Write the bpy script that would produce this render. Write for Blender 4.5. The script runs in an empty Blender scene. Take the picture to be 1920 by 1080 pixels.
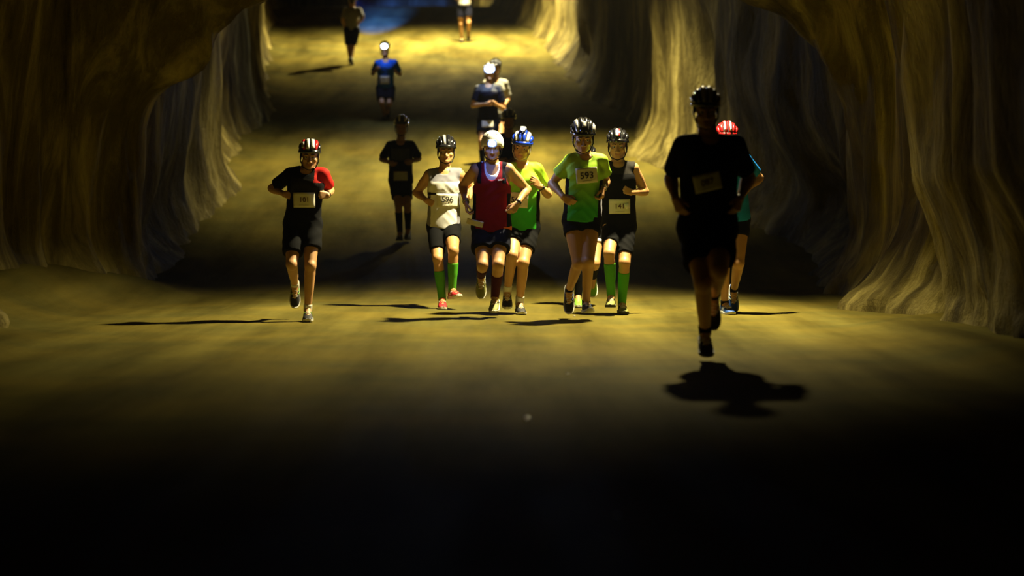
import bpy, math, random
import numpy as np
from mathutils import Vector, Matrix

random.seed(4)
np.random.seed(4)
scene = bpy.context.scene
COL = scene.collection

# ------------------------------------------------------------------ camera
F = 4000.0                       # focal length in pixels of the 1920x1080 frame
CAM_H = 1.04
PITCH = math.atan((540 - 388) / F)
cam_d = bpy.data.cameras.new('camera')
cam_d.sensor_width = 36.0
cam_d.lens = 36.0 * F / 1920.0
cam_d.clip_start = 0.1
cam_d.clip_end = 300
cam_d.dof.use_dof = True
cam_d.dof.focus_distance = 20.6
cam_d.dof.aperture_fstop = 1.3
cam = bpy.data.objects.new('camera', cam_d)
COL.objects.link(cam)
cam.location = (0, 0, CAM_H)
cam.rotation_euler = (math.pi / 2 - PITCH, 0, 0)
scene.camera = cam

# ------------------------------------------------------------------ world and exposure
scene.view_settings.view_transform = 'Standard'
scene.view_settings.look = 'None'
scene.view_settings.gamma = 1.0
scene.view_settings.use_curve_mapping = False
scene.view_settings.exposure = 0.0
world = bpy.data.worlds.new('mine_dark')
scene.world = world
world.use_nodes = True
bg = world.node_tree.nodes['Background']
bg.inputs['Color'].default_value = (0.5, 0.55, 0.35, 1)
bg.inputs['Strength'].default_value = 0.012
vs = world.node_tree.nodes.new('ShaderNodeVolumeScatter')      # salt dust in the air
vs.inputs['Density'].default_value = 0.0002
vs.inputs['Anisotropy'].default_value = 0.6
vs.inputs['Color'].default_value = (0.95, 0.95, 0.9, 1)
world.node_tree.links.new(vs.outputs['Volume'], world.node_tree.nodes['World Output'].inputs['Volume'])

# floodlights hung under the mine roof, the last an added fill: x, distance, height over floor, watts, full cone, blend, tilt to camera, tilt sideways, cone width ratio
LAMPS = [
    (1.50, 20.75, 4.9, 5600, 122, 0.6, 8.0, -14.0, 0.58),
    (0.40, 36.1, 5.2, 6200, 110, 1.0, -3.0, -8.0, 1.1),
    (-1.20, 57.4, 5.4, 16000, 126, 1.0, 1.0, 0.0, 1.0),
    (-4.00, 80.0, 5.2, 3500, 130, 1.0, 0.0, 0.0, 1.0),  # unseen fill lamp, added to lift the dark far end of the tunnel
]
LAMP_COL = (1.0, 0.86, 0.47)


# ------------------------------------------------------------------ terrain functions
def zf(D):
    w = 1.1
    D = np.asarray(D, float)
    return 0.175 * w * np.log1p(np.exp(np.clip((D - 27.0) / w, -40, 40)))


def add_spot(name, loc, target, watts, cone, blend, col, radius):
    ld = bpy.data.lights.new(name, 'SPOT')
    ld.energy = watts
    ld.spot_size = math.radians(cone)
    ld.spot_blend = blend
    ld.color = col
    ld.shadow_soft_size = radius
    o = bpy.data.objects.new(name, ld)
    COL.objects.link(o)
    o.location = loc
    d = Vector(target) - Vector(loc)
    o.rotation_euler = d.to_track_quat('-Z', 'Y').to_euler()
    return o


for i, (lx, ld_, lh, w, cone_, bl, tilt, side, ratio) in enumerate(LAMPS):
    z = float(zf(ld_)) + lh
    lo_ = add_spot('mine_or_fill_lamp_light', (lx, ld_, z), (lx, ld_, z - 5), w, cone_, bl, LAMP_COL, 0.09)
    lo_.rotation_euler = (math.radians(-tilt), math.radians(-side), 0)      # local -Z is down
    lo_.scale = (ratio, 1.0, 1.0)

# ------------------------------------------------------------------ pixel helpers
UPV = np.array((0, math.sin(PITCH), math.cos(PITCH)))
FWV = np.array((0, math.cos(PITCH), -math.sin(PITCH)))


def ray(px, py):
    return np.array((1.0, 0, 0)) * ((px - 960) / F) + UPV * ((540 - py) / F) + FWV


def unproj(px, py, Y):
    d = ray(px, py)
    return np.array((0, 0, CAM_H)) + d * (Y / d[1])


def ground_depth(py):
    d = ray(960, py)
    lo, hi = 6.0, 100.0
    for _ in range(60):
        m = 0.5 * (lo + hi)
        if CAM_H + d[2] / d[1] * m > float(zf(m)):
            lo = m
        else:
            hi = m
    return lo


# ------------------------------------------------------------------ noise
def _hash(ix, iy, iz):
    h = (ix.astype(np.int64) * 374761393 + iy.astype(np.int64) * 668265263 + iz.astype(np.int64) * 2147483647) & 0xffffffff
    h = ((h ^ (h >> 13)) * 1274126177) & 0xffffffff
    return ((h ^ (h >> 16)) & 0xffff) / 32767.5 - 1.0


def vnoise(x, y, z):
    ix, iy, iz = np.floor(x), np.floor(y), np.floor(z)
    fx, fy, fz = x - ix, y - iy, z - iz
    fx = fx * fx * (3 - 2 * fx); fy = fy * fy * (3 - 2 * fy); fz = fz * fz * (3 - 2 * fz)
    r = 0
    for a in (0, 1):
        for b in (0, 1):
            for c in (0, 1):
                r = r + _hash(ix + a, iy + b, iz + c) * (fx if a else 1 - fx) * (fy if b else 1 - fy) * (fz if c else 1 - fz)
    return r


def sstep(a, b, x):
    t = np.clip((x - a) / (b - a), 0, 1)
    return t * t * (3 - 2 * t)


# ------------------------------------------------------------------ materials
MATS = {}


def mat(name, col, rough=0.8, col2=None, nscale=30.0, bump=0.0, bscale=200.0, emis=None, estr=0.0, metal=0.0, spec=0.4, coat=0.0):
    if name in MATS:
        return MATS[name]
    m = bpy.data.materials.new(name)
    m.use_nodes = True
    nt = m.node_tree
    b = nt.nodes['Principled BSDF']
    b.inputs['Roughness'].default_value = rough
    b.inputs['Metallic'].default_value = metal
    b.inputs['Specular IOR Level'].default_value = spec
    b.inputs['Coat Weight'].default_value = coat
    tc = nt.nodes.new('ShaderNodeTexCoord')
    n = nt.nodes.new('ShaderNodeTexNoise')
    n.inputs['Scale'].default_value = nscale
    n.inputs['Detail'].default_value = 3
    nt.links.new(tc.outputs['Object'], n.inputs['Vector'])
    r = nt.nodes.new('ShaderNodeMix')
    r.data_type = 'RGBA'
    c2 = col2 if col2 else tuple(c * 0.82 for c in col)
    r.inputs['A'].default_value = (*col, 1)
    r.inputs['B'].default_value = (*c2, 1)
    nt.links.new(n.outputs['Fac'], r.inputs['Factor'])
    nt.links.new(r.outputs['Result'], b.inputs['Base Color'])
    if bump:
        n2 = nt.nodes.new('ShaderNodeTexNoise')
        n2.inputs['Scale'].default_value = bscale
        nt.links.new(tc.outputs['Object'], n2.inputs['Vector'])
        bp = nt.nodes.new('ShaderNodeBump')
        bp.inputs['Strength'].default_value = bump
        bp.inputs['Distance'].default_value = 0.01
        nt.links.new(n2.outputs['Fac'], bp.inputs['Height'])
        nt.links.new(bp.outputs['Normal'], b.inputs['Normal'])
    if emis:
        b.inputs['Emission Color'].default_value = (*emis, 1)
        b.inputs['Emission Strength'].default_value = estr
    MATS[name] = m
    return m


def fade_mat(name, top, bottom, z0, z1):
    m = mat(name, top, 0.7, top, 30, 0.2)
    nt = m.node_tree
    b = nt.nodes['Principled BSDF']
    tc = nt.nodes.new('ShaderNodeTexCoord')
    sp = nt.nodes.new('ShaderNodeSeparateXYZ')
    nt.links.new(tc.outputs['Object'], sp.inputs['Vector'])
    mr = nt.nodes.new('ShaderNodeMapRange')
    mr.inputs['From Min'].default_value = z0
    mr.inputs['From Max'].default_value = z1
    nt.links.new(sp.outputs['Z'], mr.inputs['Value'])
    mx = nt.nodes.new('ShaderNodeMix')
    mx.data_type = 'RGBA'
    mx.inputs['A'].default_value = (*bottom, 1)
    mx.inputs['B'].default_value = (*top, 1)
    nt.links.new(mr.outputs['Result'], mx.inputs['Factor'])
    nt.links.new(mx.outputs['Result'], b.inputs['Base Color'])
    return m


def rock_mat():
    m = bpy.data.materials.new('salt_rock')
    m.use_nodes = True
    nt = m.node_tree
    b = nt.nodes['Principled BSDF']
    b.inputs['Roughness'].default_value = 0.75
    b.inputs['Specular IOR Level'].default_value = 0.06
    tc = nt.nodes.new('ShaderNodeTexCoord')
    mp = nt.nodes.new('ShaderNodeMapping')
    mp.inputs['Scale'].default_value = (1.0, 1.0, 0.22)
    nt.links.new(tc.outputs['Object'], mp.inputs['Vector'])
    n = nt.nodes.new('ShaderNodeTexNoise')
    n.inputs['Scale'].default_value = 1.6
    n.inputs['Detail'].default_value = 8
    n.inputs['Roughness'].default_value = 0.62
    n.inputs['Distortion'].default_value = 0.6
    nt.links.new(mp.outputs['Vector'], n.inputs['Vector'])
    r = nt.nodes.new('ShaderNodeValToRGB')
    e = r.color_ramp.elements
    e[0].position = 0.33; e[0].color = (0.032, 0.023, 0.005, 1)
    e[1].position = 0.68; e[1].color = (0.42, 0.345, 0.11, 1)
    x = e.new(0.5); x.color = (0.135, 0.106, 0.029, 1)
    nt.links.new(n.outputs['Fac'], r.inputs['Fac'])
    nt.links.new(r.outputs['Color'], b.inputs['Base Color'])
    n2 = nt.nodes.new('ShaderNodeTexNoise')
    n2.inputs['Scale'].default_value = 9.0
    n2.inputs['Detail'].default_value = 9
    n2.inputs['Roughness'].default_value = 0.65
    mp2 = nt.nodes.new('ShaderNodeMapping')
    mp2.inputs['Scale'].default_value = (1, 1, 0.55)
    nt.links.new(tc.outputs['Object'], mp2.inputs['Vector'])
    nt.links.new(mp2.outputs['Vector'], n2.inputs['Vector'])
    bp = nt.nodes.new('ShaderNodeBump')
    bp.inputs['Strength'].default_value = 0.9
    bp.inputs['Distance'].default_value = 0.10
    nt.links.new(n2.outputs['Fac'], bp.inputs['Height'])
    nt.links.new(bp.outputs['Normal'], b.inputs['Normal'])
    return m


def floor_mat():
    m = bpy.data.materials.new('packed_salt_floor')
    m.use_nodes = True
    nt = m.node_tree
    b = nt.nodes['Principled BSDF']
    b.inputs['Specular IOR Level'].default_value = 0.008
    tc = nt.nodes.new('ShaderNodeTexCoord')
    # wheel-polished streaks that run along the drift
    mp = nt.nodes.new('ShaderNodeMapping')
    mp.inputs['Scale'].default_value = (1.0, 0.10, 1.0)
    mp.inputs['Rotation'].default_value = (0, 0, 0.10)
    nt.links.new(tc.outputs['Object'], mp.inputs['Vector'])
    n = nt.nodes.new('ShaderNodeTexNoise')
    n.inputs['Scale'].default_value = 1.7
    n.inputs['Detail'].default_value = 6
    n.inputs['Roughness'].default_value = 0.55
    nt.links.new(mp.outputs['Vector'], n.inputs['Vector'])
    r = nt.nodes.new('ShaderNodeValToRGB')
    e = r.color_ramp.elements
    e[0].position = 0.32; e[0].color = (0.074, 0.058, 0.0125, 1)
    e[1].position = 0.70; e[1].color = (0.19, 0.152, 0.034, 1)
    nt.links.new(n.outputs['Fac'], r.inputs['Fac'])
    # mottling
    n3 = nt.nodes.new('ShaderNodeTexNoise')
    n3.inputs['Scale'].default_value = 0.9
    n3.inputs['Detail'].default_value = 7
    nt.links.new(tc.outputs['Object'], n3.inputs['Vector'])
    r3 = nt.nodes.new('ShaderNodeValToRGB')
    e = r3.color_ramp.elements
    e[0].position = 0.35; e[0].color = (0.66, 0.72, 0.80, 1)
    e[1].position = 0.68; e[1].color = (1.0, 0.97, 0.85, 1)
    nt.links.new(n3.outputs['Fac'], r3.inputs['Fac'])
    mx = nt.nodes.new('ShaderNodeMix')
    mx.data_type = 'RGBA'
    mx.blend_type = 'MULTIPLY'
    mx.inputs['Factor'].default_value = 1.0
    nt.links.new(r.outputs['Color'], mx.inputs['A'])
    nt.links.new(r3.outputs['Color'], mx.inputs['B'])
    nt.links.new(mx.outputs['Result'], b.inputs['Base Color'])
    mr = nt.nodes.new('ShaderNodeMapRange')
    mr.inputs['To Min'].default_value = 0.85
    mr.inputs['To Max'].default_value = 0.68
    nt.links.new(n.outputs['Fac'], mr.inputs['Value'])
    nt.links.new(mr.outputs['Result'], b.inputs['Roughness'])
    n2 = nt.nodes.new('ShaderNodeTexNoise')
    n2.inputs['Scale'].default_value = 14
    n2.inputs['Detail'].default_value = 6
    nt.links.new(tc.outputs['Object'], n2.inputs['Vector'])
    bp = nt.nodes.new('ShaderNodeBump')
    bp.inputs['Strength'].default_value = 0.35
    bp.inputs['Distance'].default_value = 0.02
    nt.links.new(n2.outputs['Fac'], bp.inputs['Height'])
    nt.links.new(bp.outputs['Normal'], b.inputs['Normal'])
    return m


# ------------------------------------------------------------------ mesh helpers
def mesh_np(name, V, Q, smooth=True):
    """mesh from arrays: V (n,3), Q (m,3|4)"""
    me = bpy.data.meshes.new(name)
    V = np.asarray(V, np.float32)
    Q = np.asarray(Q, np.int32)
    k = Q.shape[1]
    me.vertices.add(len(V))
    me.vertices.foreach_set('co', V.ravel())
    me.loops.add(len(Q) * k)
    me.loops.foreach_set('vertex_index', Q.ravel())
    me.polygons.add(len(Q))
    me.polygons.foreach_set('loop_start', np.arange(0, len(Q) * k, k, dtype=np.int32))
    me.polygons.foreach_set('use_smooth', np.full(len(Q), smooth))
    me.update(calc_edges=True)
    return me


def link(name, me, mats, parent=None):
    o = bpy.data.objects.new(name, me)
    COL.objects.link(o)
    if not isinstance(mats, (list, tuple)):
        mats = [mats]
    if len(me.materials) == 0:
        for m in mats:
            me.materials.append(m)
    if parent is not None:
        o.parent = parent
    return o


class MB:
    def __init__(self):
        self.v = []; self.f = []

    def add(self, vs, fs):
        b = len(self.v)
        self.v += [tuple(map(float, p)) for p in vs]
        self.f += [tuple(b + i for i in f) for f in fs]

    def box(self, c, h, R=None):
        vs = []
        for z in (-1, 1):
            for x, y in ((-1, -1), (1, -1), (1, 1), (-1, 1)):
                p = np.array((x * h[0], y * h[1], z * h[2]))
                if R is not None:
                    p = R @ p
                vs.append(np.array(c) + p)
        self.add(vs, [(3, 2, 1, 0), (4, 5, 6, 7), (0, 1, 5, 4), (1, 2, 6, 5), (2, 3, 7, 6), (3, 0, 4, 7)])

    def tube(self, pts, r, n=8, closed=False):
        pts = [np.array(p, float) for p in pts]
        N = len(pts)
        rr = r if hasattr(r, '__len__') else [r] * N
        vs = []
        for i, p in enumerate(pts):
            a = pts[(i - 1) % N] if (closed or i > 0) else pts[0]
            c = pts[(i + 1) % N] if (closed or i < N - 1) else pts[-1]
            t = c - a
            t /= (np.linalg.norm(t) + 1e-9)
            u = np.cross(t, (0.31, 0.2, 0.93))
            if np.linalg.norm(u) < 0.15:
                u = np.cross(t, (1, 0, 0))
            u /= np.linalg.norm(u)
            w = np.cross(t, u)
            for k in range(n):
                an = 2 * math.pi * k / n
                vs.append(p + (u * math.cos(an) + w * math.sin(an)) * rr[i])
        fs = []
        M = N if closed else N - 1
        for i in range(M):
            j = (i + 1) % N
            for k in range(n):
                k2 = (k + 1) % n
                fs.append((i * n + k, i * n + k2, j * n + k2, j * n + k))
        if not closed:
            fs.append(tuple(range(n - 1, -1, -1)))
            fs.append(tuple((N - 1) * n + k for k in range(n)))
        self.add(vs, fs)

    def loft(self, rings, cap=True):
        n = len(rings[0])
        vs = [p for r in rings for p in r]
        fs = []
        for i in range(len(rings) - 1):
            for k in range(n):
                k2 = (k + 1) % n
                fs.append((i * n + k, i * n + k2, (i + 1) * n + k2, (i + 1) * n + k))
        if cap:
            fs.append(tuple(range(n - 1, -1, -1)))
            fs.append(tuple((len(rings) - 1) * n + k for k in range(n)))
        self.add(vs, fs)

    def build(self, name, m, parent=None, smooth=True, xf=None):
        me = bpy.data.meshes.new(name)
        v = self.v
        if xf is not None:
            R, T = xf
            v = [tuple(R @ np.array(p) + T) for p in v]
        me.from_pydata(v, [], self.f)
        me.polygons.foreach_set('use_smooth', [smooth] * len(me.polygons))
        me.update()
        return link(name, me, m, parent)


def surface_nets(D, origin, h):
    s = D < 0
    c = np.zeros(tuple(n - 1 for n in D.shape), np.uint8)
    offs = [(a, b, e) for a in (0, 1) for b in (0, 1) for e in (0, 1)]
    nx, ny, nz = c.shape
    for a, b, e in offs:
        c += s[a:a + nx, b:b + ny, e:e + nz]
    act = (c > 0) & (c < 8)
    I = np.argwhere(act)
    N = len(I)
    idx = np.full(c.shape, -1, np.int32)
    idx[act] = np.arange(N, dtype=np.int32)
    vals = np.stack([D[I[:, 0] + a, I[:, 1] + b, I[:, 2] + e] for a, b, e in offs], 1)
    co = np.array(offs, float)
    acc = np.zeros((N, 3)); cnt = np.zeros(N)
    for p in range(8):
        for q in range(p + 1, 8):
            if np.abs(co[p] - co[q]).sum() != 1:
                continue
            m = (vals[:, p] < 0) != (vals[:, q] < 0)
            t = vals[m, p] / (vals[m, p] - vals[m, q])
            acc[m] += co[p] + t[:, None] * (co[q] - co[p])
            cnt[m] += 1
    V = (I + acc / np.maximum(cnt, 1)[:, None]) * h + origin
    quads = []
    for ax in range(3):
        sl0 = [slice(1, -1)] * 3; sl1 = [slice(1, -1)] * 3
        sl0[ax] = slice(0, -1); sl1[ax] = slice(1, None)
        A = s[tuple(sl0)]; B = s[tuple(sl1)]
        E = np.argwhere(A != B)
        if len(E) == 0:
            continue
        o = np.ones(3, int); o[ax] = 0
        E = E + o
        sgn = s[E[:, 0], E[:, 1], E[:, 2]]
        u, w = (ax + 1) % 3, (ax + 2) % 3
        du = np.zeros(3, int); du[u] = 1
        dw = np.zeros(3, int); dw[w] = 1
        g = lambda e: idx[e[:, 0], e[:, 1], e[:, 2]]
        q = np.stack([g(E - du - dw), g(E - dw), g(E), g(E - du)], 1)
        q[~sgn] = q[~sgn][:, ::-1]
        quads.append(q)
    Q = np.concatenate(quads)
    Q = Q[(Q >= 0).all(1)]
    return V, Q


class Field:
    """signed distance field on a grid, built from local primitives"""

    def __init__(self, lo, hi, h):
        self.h = h
        self.lo = np.array(lo, float)
        n = np.ceil((np.array(hi) - self.lo) / h).astype(int) + 1
        self.D = np.full(n, 1.0, np.float32)
        self.ax = [(self.lo[i] + np.arange(n[i]) * h).astype(np.float32) for i in range(3)]

    def _sl(self, lo, hi, m):
        out = []
        for i in range(3):
            a = max(int((lo[i] - m - self.lo[i]) / self.h), 0)
            b = min(int((hi[i] + m - self.lo[i]) / self.h) + 2, self.D.shape[i])
            if b <= a:
                return None
            out.append(slice(a, b))
        return tuple(out)

    def op(self, prim, k=0.01, mode='u', margin=0.025):
        f, lo, hi = prim
        sl = self._sl(lo, hi, margin + k)
        if sl is None:
            return
        X = self.ax[0][sl[0]][:, None, None]; Y = self.ax[1][sl[1]][None, :, None]; Z = self.ax[2][sl[2]][None, None, :]
        d = f(X, Y, Z)
        S = self.D[sl]
        if mode == 'u':
            hh = np.clip(0.5 + 0.5 * (S - d) / k, 0, 1)
            self.D[sl] = S + (d - S) * hh - k * hh * (1 - hh)
        elif mode == 's':
            hh = np.clip(0.5 - 0.5 * (S + d) / k, 0, 1)
            self.D[sl] = S + (-d - S) * hh + k * hh * (1 - hh)

    def plane(self, p, n):
        """keep the side where (x-p).n < 0"""
        d = ((self.ax[0] - p[0]) * n[0])[:, None, None] + ((self.ax[1] - p[1]) * n[1])[None, :, None] + ((self.ax[2] - p[2]) * n[2])[None, None, :]
        self.D = np.maximum(self.D, d.astype(np.float32))

    def wrinkle(self, amp, seed, f=1.0):
        X = self.ax[0][:, None, None]; Y = self.ax[1][None, :, None]; Z = self.ax[2][None, None, :]
        a = np.sin(30 * f * Z + 26 * X * np.sign(X + 1e-6) + 9 * Y + seed + 1.5 * np.sin(9 * X + 5 * Z + seed))
        b = np.sin(52 * f * Z - 37 * X + 20 * Y + 1.7 * seed + 1.2 * np.sin(11 * Z - 7 * X))
        m = 0.5 + 0.5 * np.sin(8 * X + 6 * Z + 2.3 * seed)
        self.D += (amp * (np.abs(a) * m * 1.6 + 0.7 * b * (1 - m))).astype(np.float32)

    def mesh(self, relax=1):
        V, Q = surface_nets(self.D, self.lo, self.h)
        for _ in range(relax):
            A = np.zeros_like(V); C = np.zeros(len(V))
            for a in range(4):
                i, j = Q[:, a], Q[:, (a + 1) % 4]
                np.add.at(A, i, V[j]); np.add.at(C, i, 1)
                np.add.at(A, j, V[i]); np.add.at(C, j, 1)
            V = 0.5 * V + 0.5 * A / np.maximum(C, 1)[:, None]
        return V, Q


def cone(a, b, ra, rb, bulge=0.0, tb=0.5, cut=None):
    """tapered capsule; bulge swells it round tb; cut=(t0,t1) clips flat"""
    a = np.array(a, float); b = np.array(b, float)
    ba = b - a
    L2 = float(ba @ ba) + 1e-12
    L = math.sqrt(L2)

    def f(X, Y, Z):
        x = X - a[0]; y = Y - a[1]; z = Z - a[2]
        tr = (x * ba[0] + y * ba[1] + z * ba[2]) / L2
        t = np.clip(tr, 0, 1)
        r = ra + (rb - ra) * t
        if bulge:
            r = r + bulge * np.exp(-((t - tb) / 0.26) ** 2)
        d = np.sqrt((x - t * ba[0]) ** 2 + (y - t * ba[1]) ** 2 + (z - t * ba[2]) ** 2) - r
        if cut:
            d = np.maximum(d, np.maximum((tr - cut[1]) * L, (cut[0] - tr) * L))
        return d
    R = max(ra, rb) + abs(bulge)
    return f, np.minimum(a, b) - R, np.maximum(a, b) + R


def ellip(c, r, R=None):
    c = np.array(c, float); r = np.array(r, float)
    R = np.eye(3) if R is None else R

    def f(X, Y, Z):
        x = X - c[0]; y = Y - c[1]; z = Z - c[2]
        k0 = 0; k1 = 0
        for i in range(3):
            q = (x * R[0, i] + y * R[1, i] + z * R[2, i])
            k0 = k0 + (q / r[i]) ** 2
            k1 = k1 + (q / r[i] ** 2) ** 2
        k0 = np.sqrt(k0); k1 = np.sqrt(k1) + 1e-9
        return k0 * (k0 - 1) / k1
    m = r.max()
    return f, c - m, c + m


TORSO_T = np.array([-0.16, -0.08, 0.0, 0.15, 0.35, 0.60, 0.78, 0.90, 1.0])
TORSO_A = np.array([0.120, 0.155, 0.170, 0.160, 0.142, 0.155, 0.168, 0.140, 0.080])
TORSO_B = np.array([0.080, 0.105, 0.118, 0.112, 0.101, 0.118, 0.121, 0.092, 0.068])
_tt = np.linspace(-0.16, 1.0, 60)


def _smooth_tab(v):
    y = np.interp(_tt, TORSO_T, v)
    for _ in range(6):
        y[1:-1] = 0.25 * y[:-2] + 0.5 * y[1:-1] + 0.25 * y[2:]
    return y


TA, TB = _smooth_tab(TORSO_A), _smooth_tab(TORSO_B)
CA = _smooth_tab(np.array([0.145, 0.155, 0.157, 0.152, 0.148, 0.158, 0.170, 0.146, 0.080]))
CB = _smooth_tab(np.array([0.105, 0.112, 0.118, 0.116, 0.114, 0.119, 0.121, 0.092, 0.068]))


def torso(J, inf, loose=0.0, tr=(-0.16, 1.0), hard=False, tab=None):
    ta_, tb_ = tab if tab else (TA, TB)
    Pp, ax, lat, fw, L, k, w = J['Pp'], J['ax'], J['lat'], J['fw'], J['L'], J['k'], J['w']

    def f(X, Y, Z):
        x = X - Pp[0]; y = Y - Pp[1]; z = Z - Pp[2]
        t0 = (x * ax[0] + y * ax[1] + z * ax[2]) / L
        t = np.clip(t0, tr[0], tr[1])
        A = np.interp(t, _tt, ta_) * k * w + inf + loose * (0.75 - t)
        B = np.interp(t, _tt, tb_) * k * (0.4 + 0.6 * w) + inf + loose * (0.75 - t)
        u = x * lat[0] + y * lat[1] + z * lat[2]
        v = x * fw[0] + y * fw[1] + z * fw[2]
        q0 = np.sqrt((u / A) ** 2 + (v / B) ** 2)
        q1 = np.sqrt((u / A ** 2) ** 2 + (v / B ** 2) ** 2) + 1e-6
        d = np.where(q0 < 0.3, -0.7 * np.minimum(A, B), q0 * (q0 - 1) / q1)
        e = np.abs(t0 - t) * L
        if hard:
            return np.maximum(d, e - 1e-4)
        return np.where(e > 0, np.sqrt(np.maximum(d, 0) ** 2 + e ** 2) + np.minimum(d, 0) * 0.0 - 0.0, d)
    a = Pp + ax * L * tr[0]; b = Pp + ax * L * tr[1]
    R = 0.2 * k * w + inf + loose + 0.02
    return f, np.minimum(a, b) - R, np.maximum(a, b) + R


def unit(v):
    v = np.array(v, float)
    return v / (np.linalg.norm(v) + 1e-12)


# ------------------------------------------------------------------ text
def text_mesh(s, bold=0.012, shear=0.0):
    cu = bpy.data.curves.new('lettering', 'FONT')
    cu.body = s
    cu.size = 1.0
    cu.align_x = 'CENTER'
    cu.offset = bold
    cu.shear = shear
    cu.resolution_u = 3
    o = bpy.data.objects.new('lettering', cu)
    COL.objects.link(o)
    bpy.context.view_layer.update()
    dg = bpy.context.evaluated_depsgraph_get()
    me = o.evaluated_get(dg).to_mesh()
    V = np.array([v.co[:2] for v in me.vertices])
    Fc = [tuple(p.vertices) for p in me.polygons]
    o.evaluated_get(dg).to_mesh_clear()
    bpy.data.objects.remove(o)
    bpy.data.curves.remove(cu)
    V[:, 1] -= 0.5 * (V[:, 1].min() + V[:, 1].max())
    V[:, 0] -= 0.5 * (V[:, 0].min() + V[:, 0].max())
    return V, Fc


# ------------------------------------------------------------------ the mine: floor, walls, roof
DD = np.concatenate([np.arange(4, 14, 0.25), np.arange(14, 44, 0.11), np.arange(44, 100, 0.28)])
XL = lambda D: np.interp(D, [4, 12, 15.5, 16.6, 18.5, 20.5, 22.5, 24, 26.5, 28.5, 31, 33, 38, 42, 46, 50, 55, 60, 75, 100],
                         [-4.6, -4.4, -4.25, -4.3, -4.9, -5.3, -5.05, -4.45, -4.5, -4.75, -4.6, -4.75, -5.3, -5.3, -5.5, -6.1, -6.6, -7.0, -8.5, -11])
XR = lambda D: np.interp(D, [4, 12, 16, 18.2, 18.9, 19.8, 22, 24, 25.2, 27, 29, 31.5, 34, 36, 38, 41, 44, 46.5, 49, 53, 58, 75, 100],
                         [3.9, 3.6, 3.45, 3.42, 3.6, 4.2, 4.15, 3.88, 4.1, 4.35, 4.2, 3.75, 3.35, 2.95, 2.65, 2.75, 2.6, 1.95, 1.85, 1.6, 1.25, -0.5, -3])
HC = lambda D: np.interp(D, [4, 16, 19, 21.5, 23.2, 24.2, 25.4, 28, 32, 37, 41, 45, 49, 57, 65, 100],
                         [5.4, 5.4, 5.8, 6.0, 4.9, 3.85, 3.95, 4.9, 5.8, 6.3, 5.6, 5.3, 5.8, 6.4, 5.6, 5.6])


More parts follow.
